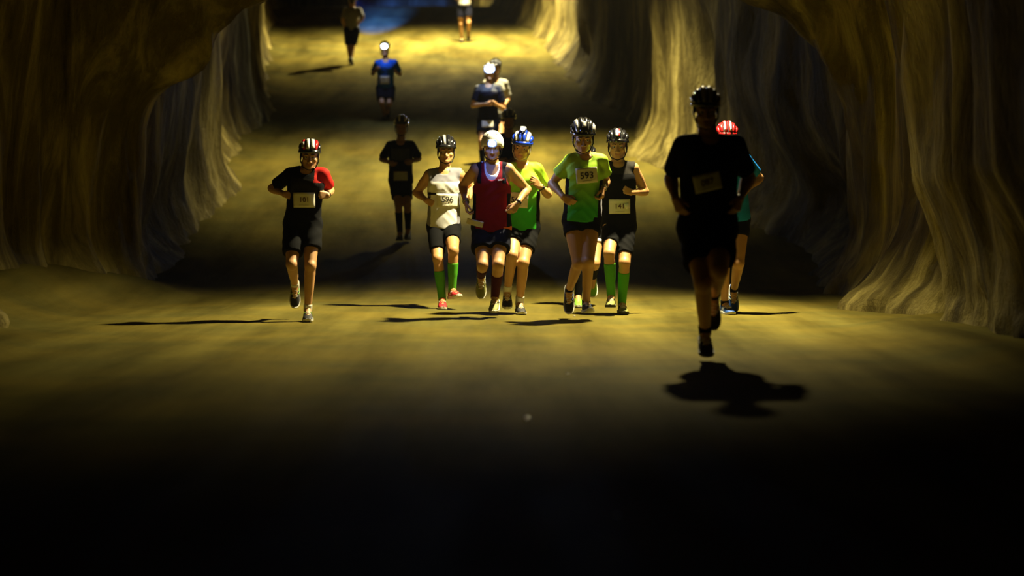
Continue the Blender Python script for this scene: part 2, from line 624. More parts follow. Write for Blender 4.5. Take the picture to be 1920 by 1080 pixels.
def build_mine():
    rock = rock_mat()
    n1, n2 = 26, 78
    rows = []
    us = []
    D = DD[:, None]
    xl, xr, hc = XL(D), XR(D), HC(D)
    xc = 0.5 * (xl + xr)
    h0 = np.minimum(1.5, hc * 0.42)
    p = 2.6
    # parameter round the arch
    q = np.concatenate([np.linspace(0, 1, n1, endpoint=False) - 1, np.linspace(0, 1, n2), 1 + np.linspace(0, 1, n1 + 1)[1:]])[None, :]
    left = q < 0; right = q > 1
    ang = np.clip(q, 0, 1) * math.pi
    cs, sn = -np.cos(ang), np.sin(ang)
    ex = np.sign(cs) * np.abs(cs) ** (2 / p)
    ez = np.abs(sn) ** (2 / p)
    hw = 0.5 * (xr - xl)
    x = xc + hw * ex
    h = h0 + (hc - h0) * ez
    h = np.where(left, (1 + q) * h0, h)
    h = np.where(right, (2 - q) * h0, h)
    # outward direction used for the relief
    nx = np.where(left, -1.0, np.where(right, 1.0, cs))
    nz = np.where(left | right, 0.0, sn)
    Y = D + 0 * q
    z = zf(D) + h
    big = vnoise(x * 0.45 + 7, Y * 0.42, z * 0.35)
    mid = vnoise(x * 1.3 + 3, Y * 1.25, z * 0.7)
    fine = vnoise(x * 3.3, Y * 3.1 + 11, z * 1.3)
    ridge = 1 - np.abs(vnoise(x * 0.9 + 31, Y * 1.6, z * 0.22)) * 2
    rough = vnoise(x * 7, Y * 6.5, z * 5)
    rel = 0.16 * big + 0.13 * mid + 0.055 * fine - 0.10 * np.maximum(ridge, 0) + 0.02 * rough
    # foot of the wall: debris bank
    foot = np.clip(1 - h / (0.85 + 0.35 * np.exp(-((Y - 21.3) / 1.5) ** 2) * (q > 0.5)), 0, 1) ** 1.7
    bank = 0.34 + (0.10 + 0.28 * np.exp(-((Y - 21.3) / 1.5) ** 2)) * (q > 0.5) + 0.22 * vnoise(Y * 0.6, x * 0.0 + (q > 0.5) * 9.0, Y * 0.0)
    und = sstep(19.9, 19.2, Y) * (q > 0.5) + sstep(17.2, 16.2, Y) * (q <= 0.5)      # undercut feet nearest the camera
    rel = rel + und * 0.5 * np.clip(1 - h / 1.3, 0, 1)
    bank = bank * (1 - und)
    rel = rel * (1 - 0.5 * foot) - foot * bank + foot * 0.10 * vnoise(x * 4, Y * 4, z * 6)
    # overhanging shoulder on the left of the low arch, and hanging slabs on the right
    rel = rel - 0.35 * np.exp(-((Y - 24.2) / 1.0) ** 2) * np.exp(-((h - 2.9) / 0.55) ** 2) * (q < 0.45)
    rel = rel - 0.40 * np.exp(-((Y - 30.5) / 2.2) ** 2) * np.exp(-((h - 2.3) / 1.0) ** 2) * (q > 0.55)
    # dark alcove low in the right wall
    rel = rel + 0.55 * np.exp(-((Y - 28.3) / 1.6) ** 2) * np.exp(-((h - 0.7) / 0.55) ** 2) * (q > 0.55)
    rel = rel + 0.5 * np.exp(-((Y - 34.6) / 0.5) ** 2) * np.exp(-((h - 2.0) / 0.9) ** 2) * (q > 0.55)
    rel = rel + 0.4 * np.exp(-((Y - 28.0) / 1.4) ** 2) * np.exp(-((h - 0.6) / 0.5) ** 2) * (q < 0.45)
    x = x + nx * rel
    z = z + nz * rel
    z = np.where((left | right), z, z)
    z[:, 0] -= 0.3; z[:, -1] -= 0.3
    V = np.stack([x, Y, z], -1).reshape(-1, 3)
    m = q.shape[1]
    nD = len(DD)
    i = np.arange(nD - 1)[:, None] * m; j = np.arange(m - 1)[None, :]
    Qd = np.stack([i + j, i + j + 1, i + j + 1 + m, i + j + m], -1)
    cutA = n1 + int(n2 * 0.27); cutB = n1 + int(n2 * 0.73)
    for nm, a, b in (('wall_left', 0, cutA), ('ceiling', cutA, cutB), ('wall_right', cutB, m - 1)):
        qq = Qd[:, a:b].reshape(-1, 4)
        uq, inv = np.unique(qq, return_inverse=True)
        me = mesh_np(nm, V[uq], inv.reshape(-1, 4)[:, ::-1])
        o = link(nm, me, rock)
        o['kind'] = 'structure'
    # floor
    xs = np.linspace(0, 1, 110)[None, :]
    xl2, xr2 = xl - 0.8, xr + 0.8
    X = xl2 + (xr2 - xl2) * xs
    Y = D + 0 * xs
    Z = zf(D) + 0.012 * vnoise(X * 0.8, Y * 0.5, X * 0 + 3) + 0.004 * vnoise(X * 4, Y * 3, X * 0)
    dl = X - xl; dr = xr - X
    Z = Z + 0.42 * sstep(1.25, -0.1, dl) * np.exp(-((Y - 21.8) / 2.6) ** 2) + 0.10 * sstep(0.9, 0, dl) + 0.08 * sstep(0.8, 0, dr)
    V = np.stack([X, Y, Z], -1).reshape(-1, 3)
    m = 110
    i = np.arange(nD - 1)[:, None] * m; j = np.arange(m - 1)[None, :]
    Qd = np.stack([i + j, i + j + 1, i + j + 1 + m, i + j + m], -1).reshape(-1, 4)
    o = link('floor', mesh_np('floor', V, Qd), floor_mat())
    o['kind'] = 'structure'
    # end of the drift
    mb = MB()
    mb.box((float(XC_END), 99.6, float(zf(99)) + 2.5), (9, 0.3, 4.5))
    o = mb.build('wall_back', rock, smooth=False)
    o['kind'] = 'structure'


XC_END = 0.5 * (XL(99) + XR(99))
build_mine()

# ------------------------------------------------------------------ palette
SKIN = mat('skin', (0.50, 0.27, 0.105), 0.5, (0.43, 0.215, 0.08), 14, 0.12, 160, spec=0.5)
LIPS = mat('lips', (0.42, 0.16, 0.11), 0.45)
HAIR = mat('hair', (0.035, 0.022, 0.012), 0.6)
BLACK = mat('black_fabric', (0.0022, 0.0022, 0.0028), 0.9, bump=0.2, spec=0.12)
NAVY = mat('navy_fabric', (0.0025, 0.003, 0.011), 0.9, bump=0.2, spec=0.12)
CHARC = mat('charcoal_fabric', (0.014, 0.012, 0.010), 0.8, bump=0.2, spec=0.12)
RED = mat('red_fabric', (0.55, 0.014, 0.010), 0.75, bump=0.2, spec=0.12)
MAROON = mat('crimson_fabric', (0.20, 0.002, 0.012), 0.8, bump=0.2, spec=0.12)
WHITE = mat('white_fabric', (0.76, 0.75, 0.74), 0.8, bump=0.2, spec=0.12)
GREY = mat('grey_fabric', (0.22, 0.215, 0.26), 0.8, bump=0.2, spec=0.12)
LIME = mat('lime_fabric', (0.40, 0.80, 0.012), 0.7, bump=0.2, spec=0.12)
GREEN = mat('green_fabric', (0.07, 0.58, 0.02), 0.7, bump=0.2, spec=0.12)
FADE = fade_mat('lime_to_green_fabric', (0.37, 0.64, 0.006), (0.022, 0.36, 0.012), 1.02, 1.42)  # lime at the shoulders, deeper green towards the hem
SOCKG = mat('green_sock', (0.075, 0.34, 0.018), 0.8, bump=0.2, spec=0.12)
SOCKM = mat('dark_red_sock', (0.045, 0.003, 0.007), 0.8, bump=0.2, spec=0.12)
SOCKW = mat('white_sock', (0.62, 0.60, 0.52), 0.85, bump=0.2, spec=0.12)
BLUE = mat('blue_fabric', (0.010, 0.11, 0.62), 0.75, bump=0.2, spec=0.12)
CYAN = mat('cyan_fabric', (0.01, 0.26, 0.85), 0.75, bump=0.2, spec=0.12)
SMOKE = mat('smoke_grey_fabric', (0.075, 0.075, 0.07), 0.8, bump=0.2, spec=0.12)
PALE = mat('pale_grey_fabric', (0.30, 0.29, 0.25), 0.8, bump=0.2, spec=0.12)
ORANGE = mat('orange_piping', (0.85, 0.16, 0.03), 0.6)
PAPER = mat('bib_paper', (0.70, 0.67, 0.54), 0.65, (0.60, 0.57, 0.45), 18)
INK = mat('bib_ink', (0.02, 0.014, 0.012), 0.6)
INKR = mat('bib_ink_brown', (0.09, 0.03, 0.022), 0.6)
GLB = mat('gloss_black', (0.010, 0.010, 0.012), 0.18, spec=0.6, coat=0.5)
GLW = mat('gloss_white', (0.80, 0.79, 0.76), 0.25, spec=0.5, coat=0.3)
GLR = mat('gloss_red', (0.62, 0.012, 0.016), 0.25, spec=0.5, coat=0.3)
GLU = mat('gloss_blue', (0.010, 0.045, 0.52), 0.2, spec=0.5, coat=0.4)
GLG = mat('gloss_silver', (0.42, 0.42, 0.44), 0.28, spec=0.6, metal=0.3)
LINER = mat('helmet_liner', (0.006, 0.006, 0.007), 0.9)
STRAP = mat('strap_webbing', (0.010, 0.010, 0.011), 0.8)
STRAPW = mat('pale_strap_webbing', (0.5, 0.48, 0.4), 0.8)
RUBBER = mat('shoe_rubber', (0.045, 0.045, 0.042), 0.8)
SOLEW = mat('white_sole', (0.66, 0.64, 0.55), 0.7)
SHW = mat('white_shoe_mesh', (0.62, 0.61, 0.56), 0.65)
SHB = mat('black_shoe_mesh', (0.014, 0.014, 0.016), 0.65)
SHR = mat('red_shoe_mesh', (0.50, 0.022, 0.03), 0.6)
SHG = mat('green_shoe_mesh', (0.16, 0.42, 0.03), 0.6)
SHO = mat('olive_shoe_mesh', (0.26, 0.26, 0.06), 0.65)
SHU = mat('blue_shoe_mesh', (0.02, 0.09, 0.40), 0.6)
LACEW = mat('pale_lace', (0.7, 0.68, 0.6), 0.8)
LACER = mat('red_lace', (0.65, 0.03, 0.04), 0.7)
EYEW = mat('eye_white', (0.7, 0.67, 0.62), 0.2)
EYED = mat('eye_iris', (0.03, 0.02, 0.012), 0.15)
BROW = mat('eyebrow_hair', (0.05, 0.028, 0.016), 0.8)
WATCH = mat('watch_plastic', (0.012, 0.012, 0.012), 0.35)
METALW = mat('watch_steel', (0.5, 0.46, 0.3), 0.3, metal=0.8)
LENS = mat('lamp_lens', (0.8, 0.85, 1.0), 0.2, emis=(0.50, 0.62, 1.0), estr=900.0)
LENSD = mat('dim_lamp_lens', (0.8, 0.85, 1.0), 0.2, emis=(0.55, 0.68, 1.0), estr=14.0)
LAMPB = mat('lamp_plastic', (0.35, 0.38, 0.45), 0.35)


# ------------------------------------------------------------------ wearables
def head_pt(R, C, k, p):
    return R @ (np.array(p, float) * k) + C


def dome(al, be, r, c, lift=0.0):
    """helmet dome: al sideways, be front(+)/back(-) in degrees"""
    a, b = math.radians(al), math.radians(be)
    d = np.array((math.sin(a), math.cos(a) * math.sin(b), math.cos(a) * math.cos(b)))
    return np.array(c) + d * (np.array(r) + lift)


HR = (0.094, 0.130, 0.114)
HCN = (0, -0.012, 0.036)


def make_helmet(kind, mats, R, C, k, parent, detail):
    """mats: shell, rib colours list, strap"""
    xf = (R * k, C)
    shell_m, ribs_m, strap_m, decals = mats
    mb = MB()
    if kind == 'skate':
        r = (0.103, 0.128, 0.118); c = (0, -0.010, 0.030)
        zmin = lambda an: -0.005 if math.sin(an) > 0.2 else (-0.055 if math.sin(an) > -0.75 else -0.06)
    else:
        r = HR; c = HCN
        zmin = lambda an: 0.0
    # outer shell as rings from the crown to the rim, with a turned-in lip
    n = 28
    rings = []
    m = 9
    for i in range(m + 1):
        ring = []
        for q in range(n):
            an = 2 * math.pi * q / n
            if kind == 'skate':
                low = 108 if math.sin(an) < 0.55 else 100 - 9 * max(0, math.sin(an))
            else:
                low = 92 - 4 * math.sin(an)
            th = math.radians(3 + (low - 3) * i / m)
            ring.append(np.array(c) + np.array((math.cos(an) * math.sin(th) * r[0], math.sin(an) * math.sin(th) * r[1], math.cos(th) * r[2])))
        rings.append(ring)
    lip = [np.array(c) + (p - np.array(c)) * np.array((0.86, 0.86, 1.0)) for p in rings[-1]]
    rings.append(lip)
    rings.append([p + np.array((0, 0, 0.03)) - (p - np.array(c)) * np.array((0.1, 0.1, 0)) for p in lip])
    mb.loft(rings, cap=True)
    hl = mb.build('helmet', shell_m if kind == 'skate' else LINER, parent, xf=xf)
    if kind == 'skate':
        for (al, be) in ((-22, 34), (22, 34), (-20, -30), (20, -30)):
            v = MB()
            e = [dome(al + dx, be + dy, r, c, 0.0022) for dx, dy in ((-5, -2), (5, -2), (6, 0), (5, 2), (-5, 2), (-6, 0))]
            v.add(e, [tuple(range(6))])
            v.build('vent', LINER, hl, xf=xf)
    else:
        ang = (-62, -37, -13, 13, 37, 62)
        nb = 12
        for i, al0 in enumerate(ang):
            rb = MB()
            rr = []
            for j in range(nb + 1):
                be = -78 + (78 + 76) * j / nb
                wdt = (9.5 if abs(al0) < 50 else 11.5) * (0.55 + 0.45 * math.cos(math.radians(be)))
                tw = al0 * (0.80 + 0.20 * math.cos(math.radians(be)))
                e = 0.013 * (1 - (abs(j - nb / 2) / (nb / 2)) ** 4) + 0.001
                rr.append([dome(tw - wdt, be, r, c, -0.006), dome(tw - wdt, be, r, c, e * 0.8), dome(tw, be, r, c, e * 1.15),
                           dome(tw + wdt, be, r, c, e * 0.8), dome(tw + wdt, be, r, c, -0.006)])
            rb.loft(rr, cap=True)
            rb.build('rib', ribs_m[i % len(ribs_m)], hl, xf=xf)
        for (al0, hw, b0, b1, dm) in decals:
            dc = MB()
            rr = []
            for j in range(7):
                be = b0 + (b1 - b0) * j / 6
                rr.append([dome(al0 - hw, be, r, c, 0.002), dome(al0 - hw, be, r, c, 0.0155), dome(al0, be, r, c, 0.0175), dome(al0 + hw, be, r, c, 0.0155), dome(al0 + hw, be, r, c, 0.002)])
            dc.loft(rr, cap=True)
            dc.build('shell_accent', dm, hl, xf=xf)
        # cross bridges and rim band
        rim = MB()
        rr = []
        for q in range(n):
            an = 2 * math.pi * q / n
            low = 90 - 4 * math.sin(an)
            th0, th1 = math.radians(low - 13), math.radians(low + 3)
            dd = lambda th, e: np.array(c) + np.array((math.cos(an) * math.sin(th) * (r[0] + e), math.sin(an) * math.sin(th) * (r[1] + e), math.cos(th) * (r[2] + e)))
            rr.append([dd(th0, 0.004), dd(th1, 0.009), dd(th1, -0.012), dd(th0, -0.006)])
        rr.append(rr[0])
        rim.loft(rr, cap=False)
        rim.build('rim_band', shell_m, hl, xf=xf)
    # chin strap
    st = MB()
    for s in (-1, 1):
        st.tube([(s * 0.080, 0.035, 0.030), (s * 0.079, 0.020, -0.045), (s * 0.055, 0.030, -0.100), (0, 0.048, -0.118)], 0.0055, 6)
        st.tube([(s * 0.080, -0.045, 0.030), (s * 0.081, -0.01, -0.03), (s * 0.079, 0.020, -0.045)], 0.005, 6)
    st.build('chin_strap', strap_m, hl, xf=xf)
    return hl


def make_headlamp(R, C, k, parent, at, size, lens_m, tilt=0.0):
    """small headlamp housing with a lens, at = local position of the housing"""
    a = math.radians(tilt)
    T = np.array(((1, 0, 0), (0, math.cos(a), math.sin(a)), (0, -math.sin(a), math.cos(a))))
    xf = (R * k, C)
    at = np.array(at)
    mb = MB()
    rings = []
    for y, s in ((-0.022, 0.8), (-0.018, 1.0), (0.008, 1.0), (0.013, 0.88)):
        ring = []
        for q in range(16):
            an = 2 * math.pi * q / 16
            cx, cz = math.cos(an), math.sin(an)
            e = (abs(cx) ** 4 + abs(cz) ** 4) ** -0.25
            ring.append(at + T @ np.array((cx * e * size * s, y, cz * e * size * 0.8 * s)))
        rings.append(ring[::-1])
    mb.loft(rings)
    hl = mb.build('headlamp', LAMPB, parent, xf=xf)
    ln = MB()
    rings = []
    for y, s in ((0.011, 0.74), (0.016, 0.70), (0.019, 0.45), (0.020, 0.08)):
        rings.append([at + T @ np.array((math.cos(2 * math.pi * q / 16) * size * s, y, math.sin(2 * math.pi * q / 16) * size * 0.78 * s)) for q in range(16)][::-1])
    ln.loft(rings)
    ln.build('lens', lens_m, hl, xf=xf)
    return head_pt(R, C, k, at + T @ np.array((0, 0.05, 0)))


SH_ST = [  # y, half width, top z, bottom z
    (-0.075, 0.018, 0.060, 0.030), (-0.066, 0.030, 0.092, 0.018), (-0.045, 0.036, 0.100, 0.016), (-0.01, 0.037, 0.098, 0.016),
    (0.03, 0.038, 0.098, 0.016), (0.06, 0.041, 0.082, 0.016), (0.10, 0.046, 0.066, 0.014), (0.14, 0.047, 0.055, 0.014),
    (0.175, 0.040, 0.046, 0.018), (0.20, 0.024, 0.038, 0.024), (0.208, 0.010, 0.032, 0.027)]


def make_shoe(R, C, k, parent, upper, sole, lace, detail, tongue=None):
    xf = (R * k, C)
    up = MB()
    rings = []
    for (y, w, zt, zb) in SH_ST:
        ring = []
        for q in range(14):
            an = 2 * math.pi * q / 14
            cx, cz = math.cos(an), math.sin(an)
            zz = 0.5 * (zt + zb) + 0.5 * (zt - zb) * (abs(cz) ** 0.75) * (1 if cz > 0 else -1)
            ww = w * (abs(cx) ** 0.75) * (1 if cx > 0 else -1)
            fr = (zz - zb) / (zt - zb)
            ww *= 1 - 0.28 * max(0, fr - 0.35)
            ring.append((ww, y, zz))
        rings.append(ring)
    up.loft(rings)
    so = up.build('shoe', upper, parent, xf=xf)
    sl = MB()
    rings = []
    for (y, w, zt, zb) in SH_ST:
        z0 = 0.0 if y < 0.12 else (y - 0.12) ** 2 * 2.2
        ww = w + 0.005
        h = 0.026 if y < 0.1 else 0.020
        rings.append([(-ww, y * 1.03, z0 + 0.003), (-ww * 0.9, y * 1.03, z0), (ww * 0.9, y * 1.03, z0), (ww, y * 1.03, z0 + 0.003), (ww * 1.02, y * 1.03, z0 + h), (0, y * 1.02, z0 + h + 0.004), (-ww * 1.02, y * 1.03, z0 + h)])
    sl.loft(rings)
    sl.build('sole', sole, so, xf=xf, smooth=False)
    if detail:
        for i, (y, z, w) in enumerate(((0.055, 0.091, 0.026), (0.074, 0.081, 0.028), (0.093, 0.073, 0.029), (0.112, 0.066, 0.029))):
            lc = MB()
            sgn = 1 if i % 2 else -1
            lc.tube([(-w, y - 0.006 * sgn, z - 0.016), (-w * 0.5, y - 0.003 * sgn, z - 0.001), (0, y, z + 0.005), (w * 0.5, y + 0.003 * sgn, z - 0.001), (w, y + 0.006 * sgn, z - 0.016)], 0.0042, 6)
            lc.build('lace', lace, so, xf=xf)
        # overlay stripe on both sides
        for s in (-1, 1):
            ov = MB()
            for (ya, yb) in ((0.02, 0.055), (0.055, 0.09)):
                ov.tube([(s * 0.0405, ya, 0.030), (s * 0.038, 0.5 * (ya + yb), 0.055), (s * 0.030, yb, 0.074)], 0.0035, 5)
            ov.build('side_stripe', tongue or lace, so, xf=xf)
    return so


# ------------------------------------------------------------------ people
def rot_xyz(yaw, pitch, roll):
    """columns = local right, forward, up for something that faces the camera (-Y) at zero angles"""
    yw, pt, rl = map(math.radians, (yaw, pitch, roll))
    f = np.array((math.sin(yw) * math.cos(pt), -math.cos(yw) * math.cos(pt), math.sin(pt)))
    u0 = np.array((0, 0, 1.0))
    r = unit(np.cross(f, u0))
    u = np.cross(r, f)
    r2 = r * math.cos(rl) + u * math.sin(rl)
    u2 = np.cross(r2, f)
    return np.stack([r2, f, u2], 1)


def person(S):
    """build one runner from a table of joints"""
    k = S.get('k', 1.0)
    w = S.get('w', 1.0)
    face = S.get('face', -1)            # -1 faces the camera
    detail = S.get('detail', 1)
    h = S.get('vox', 0.0058)
    Dp = ground_depth(S['gy'])
    gx = 0.5 * (S['hip'][0][0] + S['hip'][1][0])
    base = unproj(gx, S['gy'], Dp)
    base[2] = float(zf(Dp))
    root = bpy.data.objects.new('person', None)
    COL.objects.link(root)
    root.location = base
    root['label'] = S['label']
    root['category'] = 'person'
    root['group'] = S.get('group', 'runners in the mine')

    lean = S.get('lean', 0.07) * face

    def J(pt, dy):
        return unproj(pt[0], pt[1], Dp + dy) - base

    def solve(p0, pix, L, sgn):
        dy0 = p0[1]
        for _ in range(3):
            c = unproj(pix[0], pix[1], Dp + dy0) - base
            d = math.hypot(c[0] - p0[0], c[2] - p0[2])
            dy0 = p0[1] + sgn * math.sqrt(max(L * L - d * d, 0.0)) * -face
        return unproj(pix[0], pix[1], Dp + dy0) - base
    sh = [J(p, lean) for p in S['sh']]
    tw = S.get('twist', 0.0)
    sh[0][1] += tw; sh[1][1] -= tw
    hip = [J(p, 0.0) for p in S['hip']]
    hip[0][1] -= tw * 0.5; hip[1][1] += tw * 0.5
    esg = S.get('esg', (1, 1)); wsg = S.get('wsg', (-1, -1)); ksg = S.get('ksg', (-1, -1)); asg = S.get('asg', (1, 1))
    el = [solve(sh[i], S['el'][i], 0.285 * k, esg[i]) for i in (0, 1)]
    wr = [solve(el[i], S['wr'][i], 0.245 * k, wsg[i]) for i in (0, 1)]
    FR = []
    for i in (0, 1):
        pt, yw = S['ft'][i]
        FR.append(rot_xyz(yw + (0 if face < 0 else 180), pt, 0))
    drop = 0.0                                  # lengthen the legs until the shoes meet the floor
    for _ in range(5):
        kn = [solve(hip[i], (S['kn'][i][0], S['kn'][i][1] + 0.3 * drop), 0.43 * k, ksg[i]) for i in (0, 1)]
        an = [solve(kn[i], (S['an'][i][0], S['an'][i][1] + drop), 0.42 * k, asg[i]) for i in (0, 1)]
        foot_o = [an[i] - FR[i] @ (np.array((0, -0.005, 0.090)) * k) for i in (0, 1)]
        low = min(float((FR[i] @ (np.array((0, y, 0)) * k) + foot_o[i])[2]) for i in (0, 1) for y in (-0.07, 0.15))
        drop -= (S.get('air', 0.0) - low) * F / Dp
    hd = S.get('hd', (0, -4, 0))
    HRot = rot_xyz(hd[0] + (0 if face < 0 else 180), hd[1], hd[2])
    chin = J(S['chin'], lean * 1.3 + 0.09 * face * 1.0)
    kh = k * S.get('hs', 1.07)
    HC_ = chin - HRot @ (np.array((0, 0.080, -0.106)) * kh)
    up = np.array((0, 0, 1.0))
    msh = 0.5 * (sh[0] + sh[1]); mhp = 0.5 * (hip[0] + hip[1])
    ax = unit(msh - mhp)
    Pp = mhp + ax * 0.02 * k
    Pn = msh + ax * 0.055 * k
    L = float(np.linalg.norm(Pn - Pp))
    lat = sh[1] - sh[0] + 0.5 * (hip[1] - hip[0])
    lat = unit(lat - ax * (lat @ ax))
    fw = np.cross(lat, ax)
    if fw[1] * face < 0:
        fw = -fw
    T = dict(Pp=Pp, ax=ax, lat=lat, fw=fw, L=L, k=k, w=w)
    foot_o = [an[i] - FR[i] @ (np.array((0, -0.005, 0.090)) * k) for i in (0, 1)]
    # set the lower shoe on the floor unless the runner is in the air
    low = min(float((FR[i] @ (np.array((0, y, 0)) * k) + foot_o[i])[2]) for i in (0, 1) for y in (-0.07, 0.15))
    dz = S.get('air', 0.0) - low
    for arr in (sh, hip, el, wr, kn, an, foot_o):
        for i in (0, 1):
            arr[i] = arr[i] + np.array((0, 0, dz))
    HC_ = HC_ + np.array((0, 0, dz)); T['Pp'] = Pp = Pp + np.array((0, 0, dz)); Pn = Pn + np.array((0, 0, dz))
    msh = msh + np.array((0, 0, dz))

    pts = np.array(sh + hip + el + wr + kn + an + [HC_])
    lo = pts.min(0) - 0.17; hi = pts.max(0) + 0.17
    lo[2] = min(lo[2], -0.02)

    # ---------------- body
    B = Field(lo, hi, h)
    B.op(torso(T, 0.0), 0.02)
    ks = k * (0.5 + 0.5 * w)
    for i in (0, 1):
        s = -1 if i == 0 else 1
        cl = Pn - ax * 0.03 * k + lat * s * 0.045 * k
        B.op(cone(cl, sh[i] + up * 0.008, 0.050 * ks, 0.050 * ks), 0.04)
        B.op(cone(sh[i], el[i], 0.055 * ks, 0.037 * ks, 0.006 * ks, 0.45), 0.025)
        B.op(cone(el[i], wr[i], 0.038 * ks, 0.025 * ks, 0.008 * ks, 0.25), 0.015)
        B.op(cone(hip[i], kn[i], 0.088 * ks, 0.054 * ks, 0.006 * ks, 0.4), 0.035)
        back = unit(np.array((0, -face, 0)))
        sd = unit(an[i] - kn[i])
        kf = unit(kn[i] - 0.5 * (hip[i] + an[i]) + np.array((0, face * 0.01, 0)))   # knee points this way
        B.op(cone(kn[i], an[i], 0.050 * ks, 0.034 * ks), 0.02)
        B.op(cone(kn[i] + sd * 0.07 * k - kf * 0.016 * k, kn[i] + sd * 0.24 * k - kf * 0.008 * k, 0.046 * ks, 0.036 * ks), 0.025)
        B.op(ellip(kn[i] + kf * 0.018 * k, (0.040 * k,) * 3), 0.02)
        B.op(cone(an[i], foot_o[i] + FR[i] @ (np.array((0, 0.11, 0.04)) * k), 0.034 * k, 0.026 * k), 0.015)
        # glutes, chest
        B.op(ellip(hip[i] - fw * 0.035 * k, (0.092 * ks,) * 3), 0.03)
        B.op(ellip(Pp + ax * L * 0.74 + lat * s * 0.07 * k + fw * 0.058 * k, (0.075 * k, 0.056 * k, 0.060 * k)), 0.04)
        # hand
        fd = unit(wr[i] - el[i])
        if S.get('hand') and S['hand'][i]:
            hp = unproj(S['hand'][i][0], S['hand'][i][1], Dp + wr[i][1]) - base
            hp[2] += dz
            hv = hp - wr[i]
            fd = unit(fd * 0.5 + unit(hv) * 0.7)
        uu = up - fd * (up @ fd)
        if np.linalg.norm(uu) < 0.35:
            uu = np.array((0, face * 1.0, 0)) - fd * (face * fd[1])
        uu = unit(uu)
        nn = np.cross(fd, uu)
        tgt = (msh - ax * 0.3 * k) - wr[i]
        if nn @ tgt < 0:
            nn = -nn
        for f_ in range(4):
            off = (0.029 - 0.0195 * f_) * k
            fl = (0.042, 0.046, 0.043, 0.034)[f_] * k
            pb = wr[i] + fd * (0.088 - (0.010 if f_ == 3 else 0) - 0.003 * f_) * k + uu * off
            B.op(cone(wr[i] + uu * off * 0.6, pb, 0.0145 * k, 0.0125 * k), 0.010 * k, margin=0.012)
            curl = 40 + 6 * f_ + S.get('curl', 0)
            p0 = pb
            for seg, (ln, cu) in enumerate(((1.0, curl), (0.66, curl + 62), (0.5, curl + 105))):
                a = math.radians(cu)
                p1 = p0 + (fd * math.cos(a) + nn * math.sin(a)) * fl * ln
                B.op(cone(p0, p1, 0.0098 * k - 0.0008 * seg, 0.0092 * k - 0.0008 * seg), 0.0035, margin=0.012)
                p0 = p1
        tb = wr[i] + fd * 0.022 * k + uu * 0.022 * k + nn * 0.006 * k
        t1 = tb + unit(fd * 0.75 + uu * 0.45 + nn * 0.45) * 0.048 * k
        t2 = t1 + unit(fd * 0.85 + nn * 0.55 - uu * 0.1) * 0.034 * k
        B.op(cone(tb, t1, 0.0155 * k, 0.0115 * k), 0.006, margin=0.012)
        B.op(cone(t1, t2, 0.011 * k, 0.0095 * k), 0.004, margin=0.012)
    # neck and head
    hp = lambda p: head_pt(HRot, HC_, kh, p)
    B.op(cone(Pn - ax * 0.02 * k, hp((0, -0.022, -0.045)), 0.060 * ks, 0.055 * k), 0.025)
    hE = lambda c, r: ellip(hp(c), np.array(r) * kh, HRot)
    B.op(hE((0, -0.015, 0.035), (0.076, 0.094, 0.083)), 0.01)
    B.op(hE((0, 0.030, -0.028), (0.060, 0.058, 0.082)), 0.02)
    for s in (-1, 1):
        B.op(cone(hp((s * 0.050, 0.005, -0.055)), hp((s * 0.012, 0.066, -0.090)), 0.022 * k, 0.019 * k), 0.018)
        B.op(hE((s * 0.042, 0.060, -0.028), (0.022, 0.022, 0.020)), 0.012)
        B.op(hE((s * 0.079, -0.012, -0.010), (0.009, 0.020, 0.031)), 0.006)
    B.op(hE((0, 0.076, -0.092), (0.020, 0.016, 0.016)), 0.012)
    B.op(cone(hp((-0.036, 0.072, 0.020)), hp((0.036, 0.072, 0.020)), 0.0135 * k, 0.0135 * k), 0.012)
    for s in (-1, 1):
        B.op(hE((s * 0.031, 0.100, -0.003), (0.018, 0.020, 0.013)), 0.010, 's')
    B.op(cone(hp((0, 0.082, 0.008)), hp((0, 0.106, -0.040)), 0.0075 * k, 0.0125 * k), 0.008)
    for s in (-1, 1):
        B.op(hE((s * 0.013, 0.092, -0.044), (0.009, 0.012, 0.008)), 0.005)
    B.op(cone(hp((-0.019, 0.082, -0.062)), hp((0.019, 0.082, -0.062)), 0.0065 * k, 0.0065 * k), 0.005)
    B.op(cone(hp((-0.016, 0.082, -0.072)), hp((0.016, 0.082, -0.072)), 0.0070 * k, 0.0070 * k), 0.004)
    V, Q = B.mesh(1)
    me = mesh_np('body', V, Q)
    hm = S.get('hair', HAIR)
    for m in (SKIN, LIPS, hm):
        me.materials.append(m)
    Fc = V[Q].mean(1)
    lp = (Fc - HC_) @ HRot / kh
    mi = np.zeros(len(Q), np.int32)
    mi[(np.abs(lp[:, 0]) < 0.025) & (np.abs(lp[:, 2] + 0.067) < 0.0085) & (lp[:, 1] > 0.078) & (lp[:, 1] < 0.12)] = 1
    inhead = (np.abs(lp[:, 0]) < 0.09) & (lp[:, 2] < 0.14) & (np.abs(lp[:, 1]) < 0.13)
    mi[inhead & (((lp[:, 2] > 0.045) & (lp[:, 1] < 0.2)) | ((lp[:, 1] < -0.035) & (lp[:, 2] > -0.055)) | ((np.abs(lp[:, 0]) > 0.06) & (lp[:, 1] < 0.028) & (lp[:, 1] > 0.0) & (lp[:, 2] > -0.02)))] = 2
    me.polygons.foreach_set('material_index', mi)
    link('body', me, [SKIN], root)

    # ---------------- shirt
    front = []

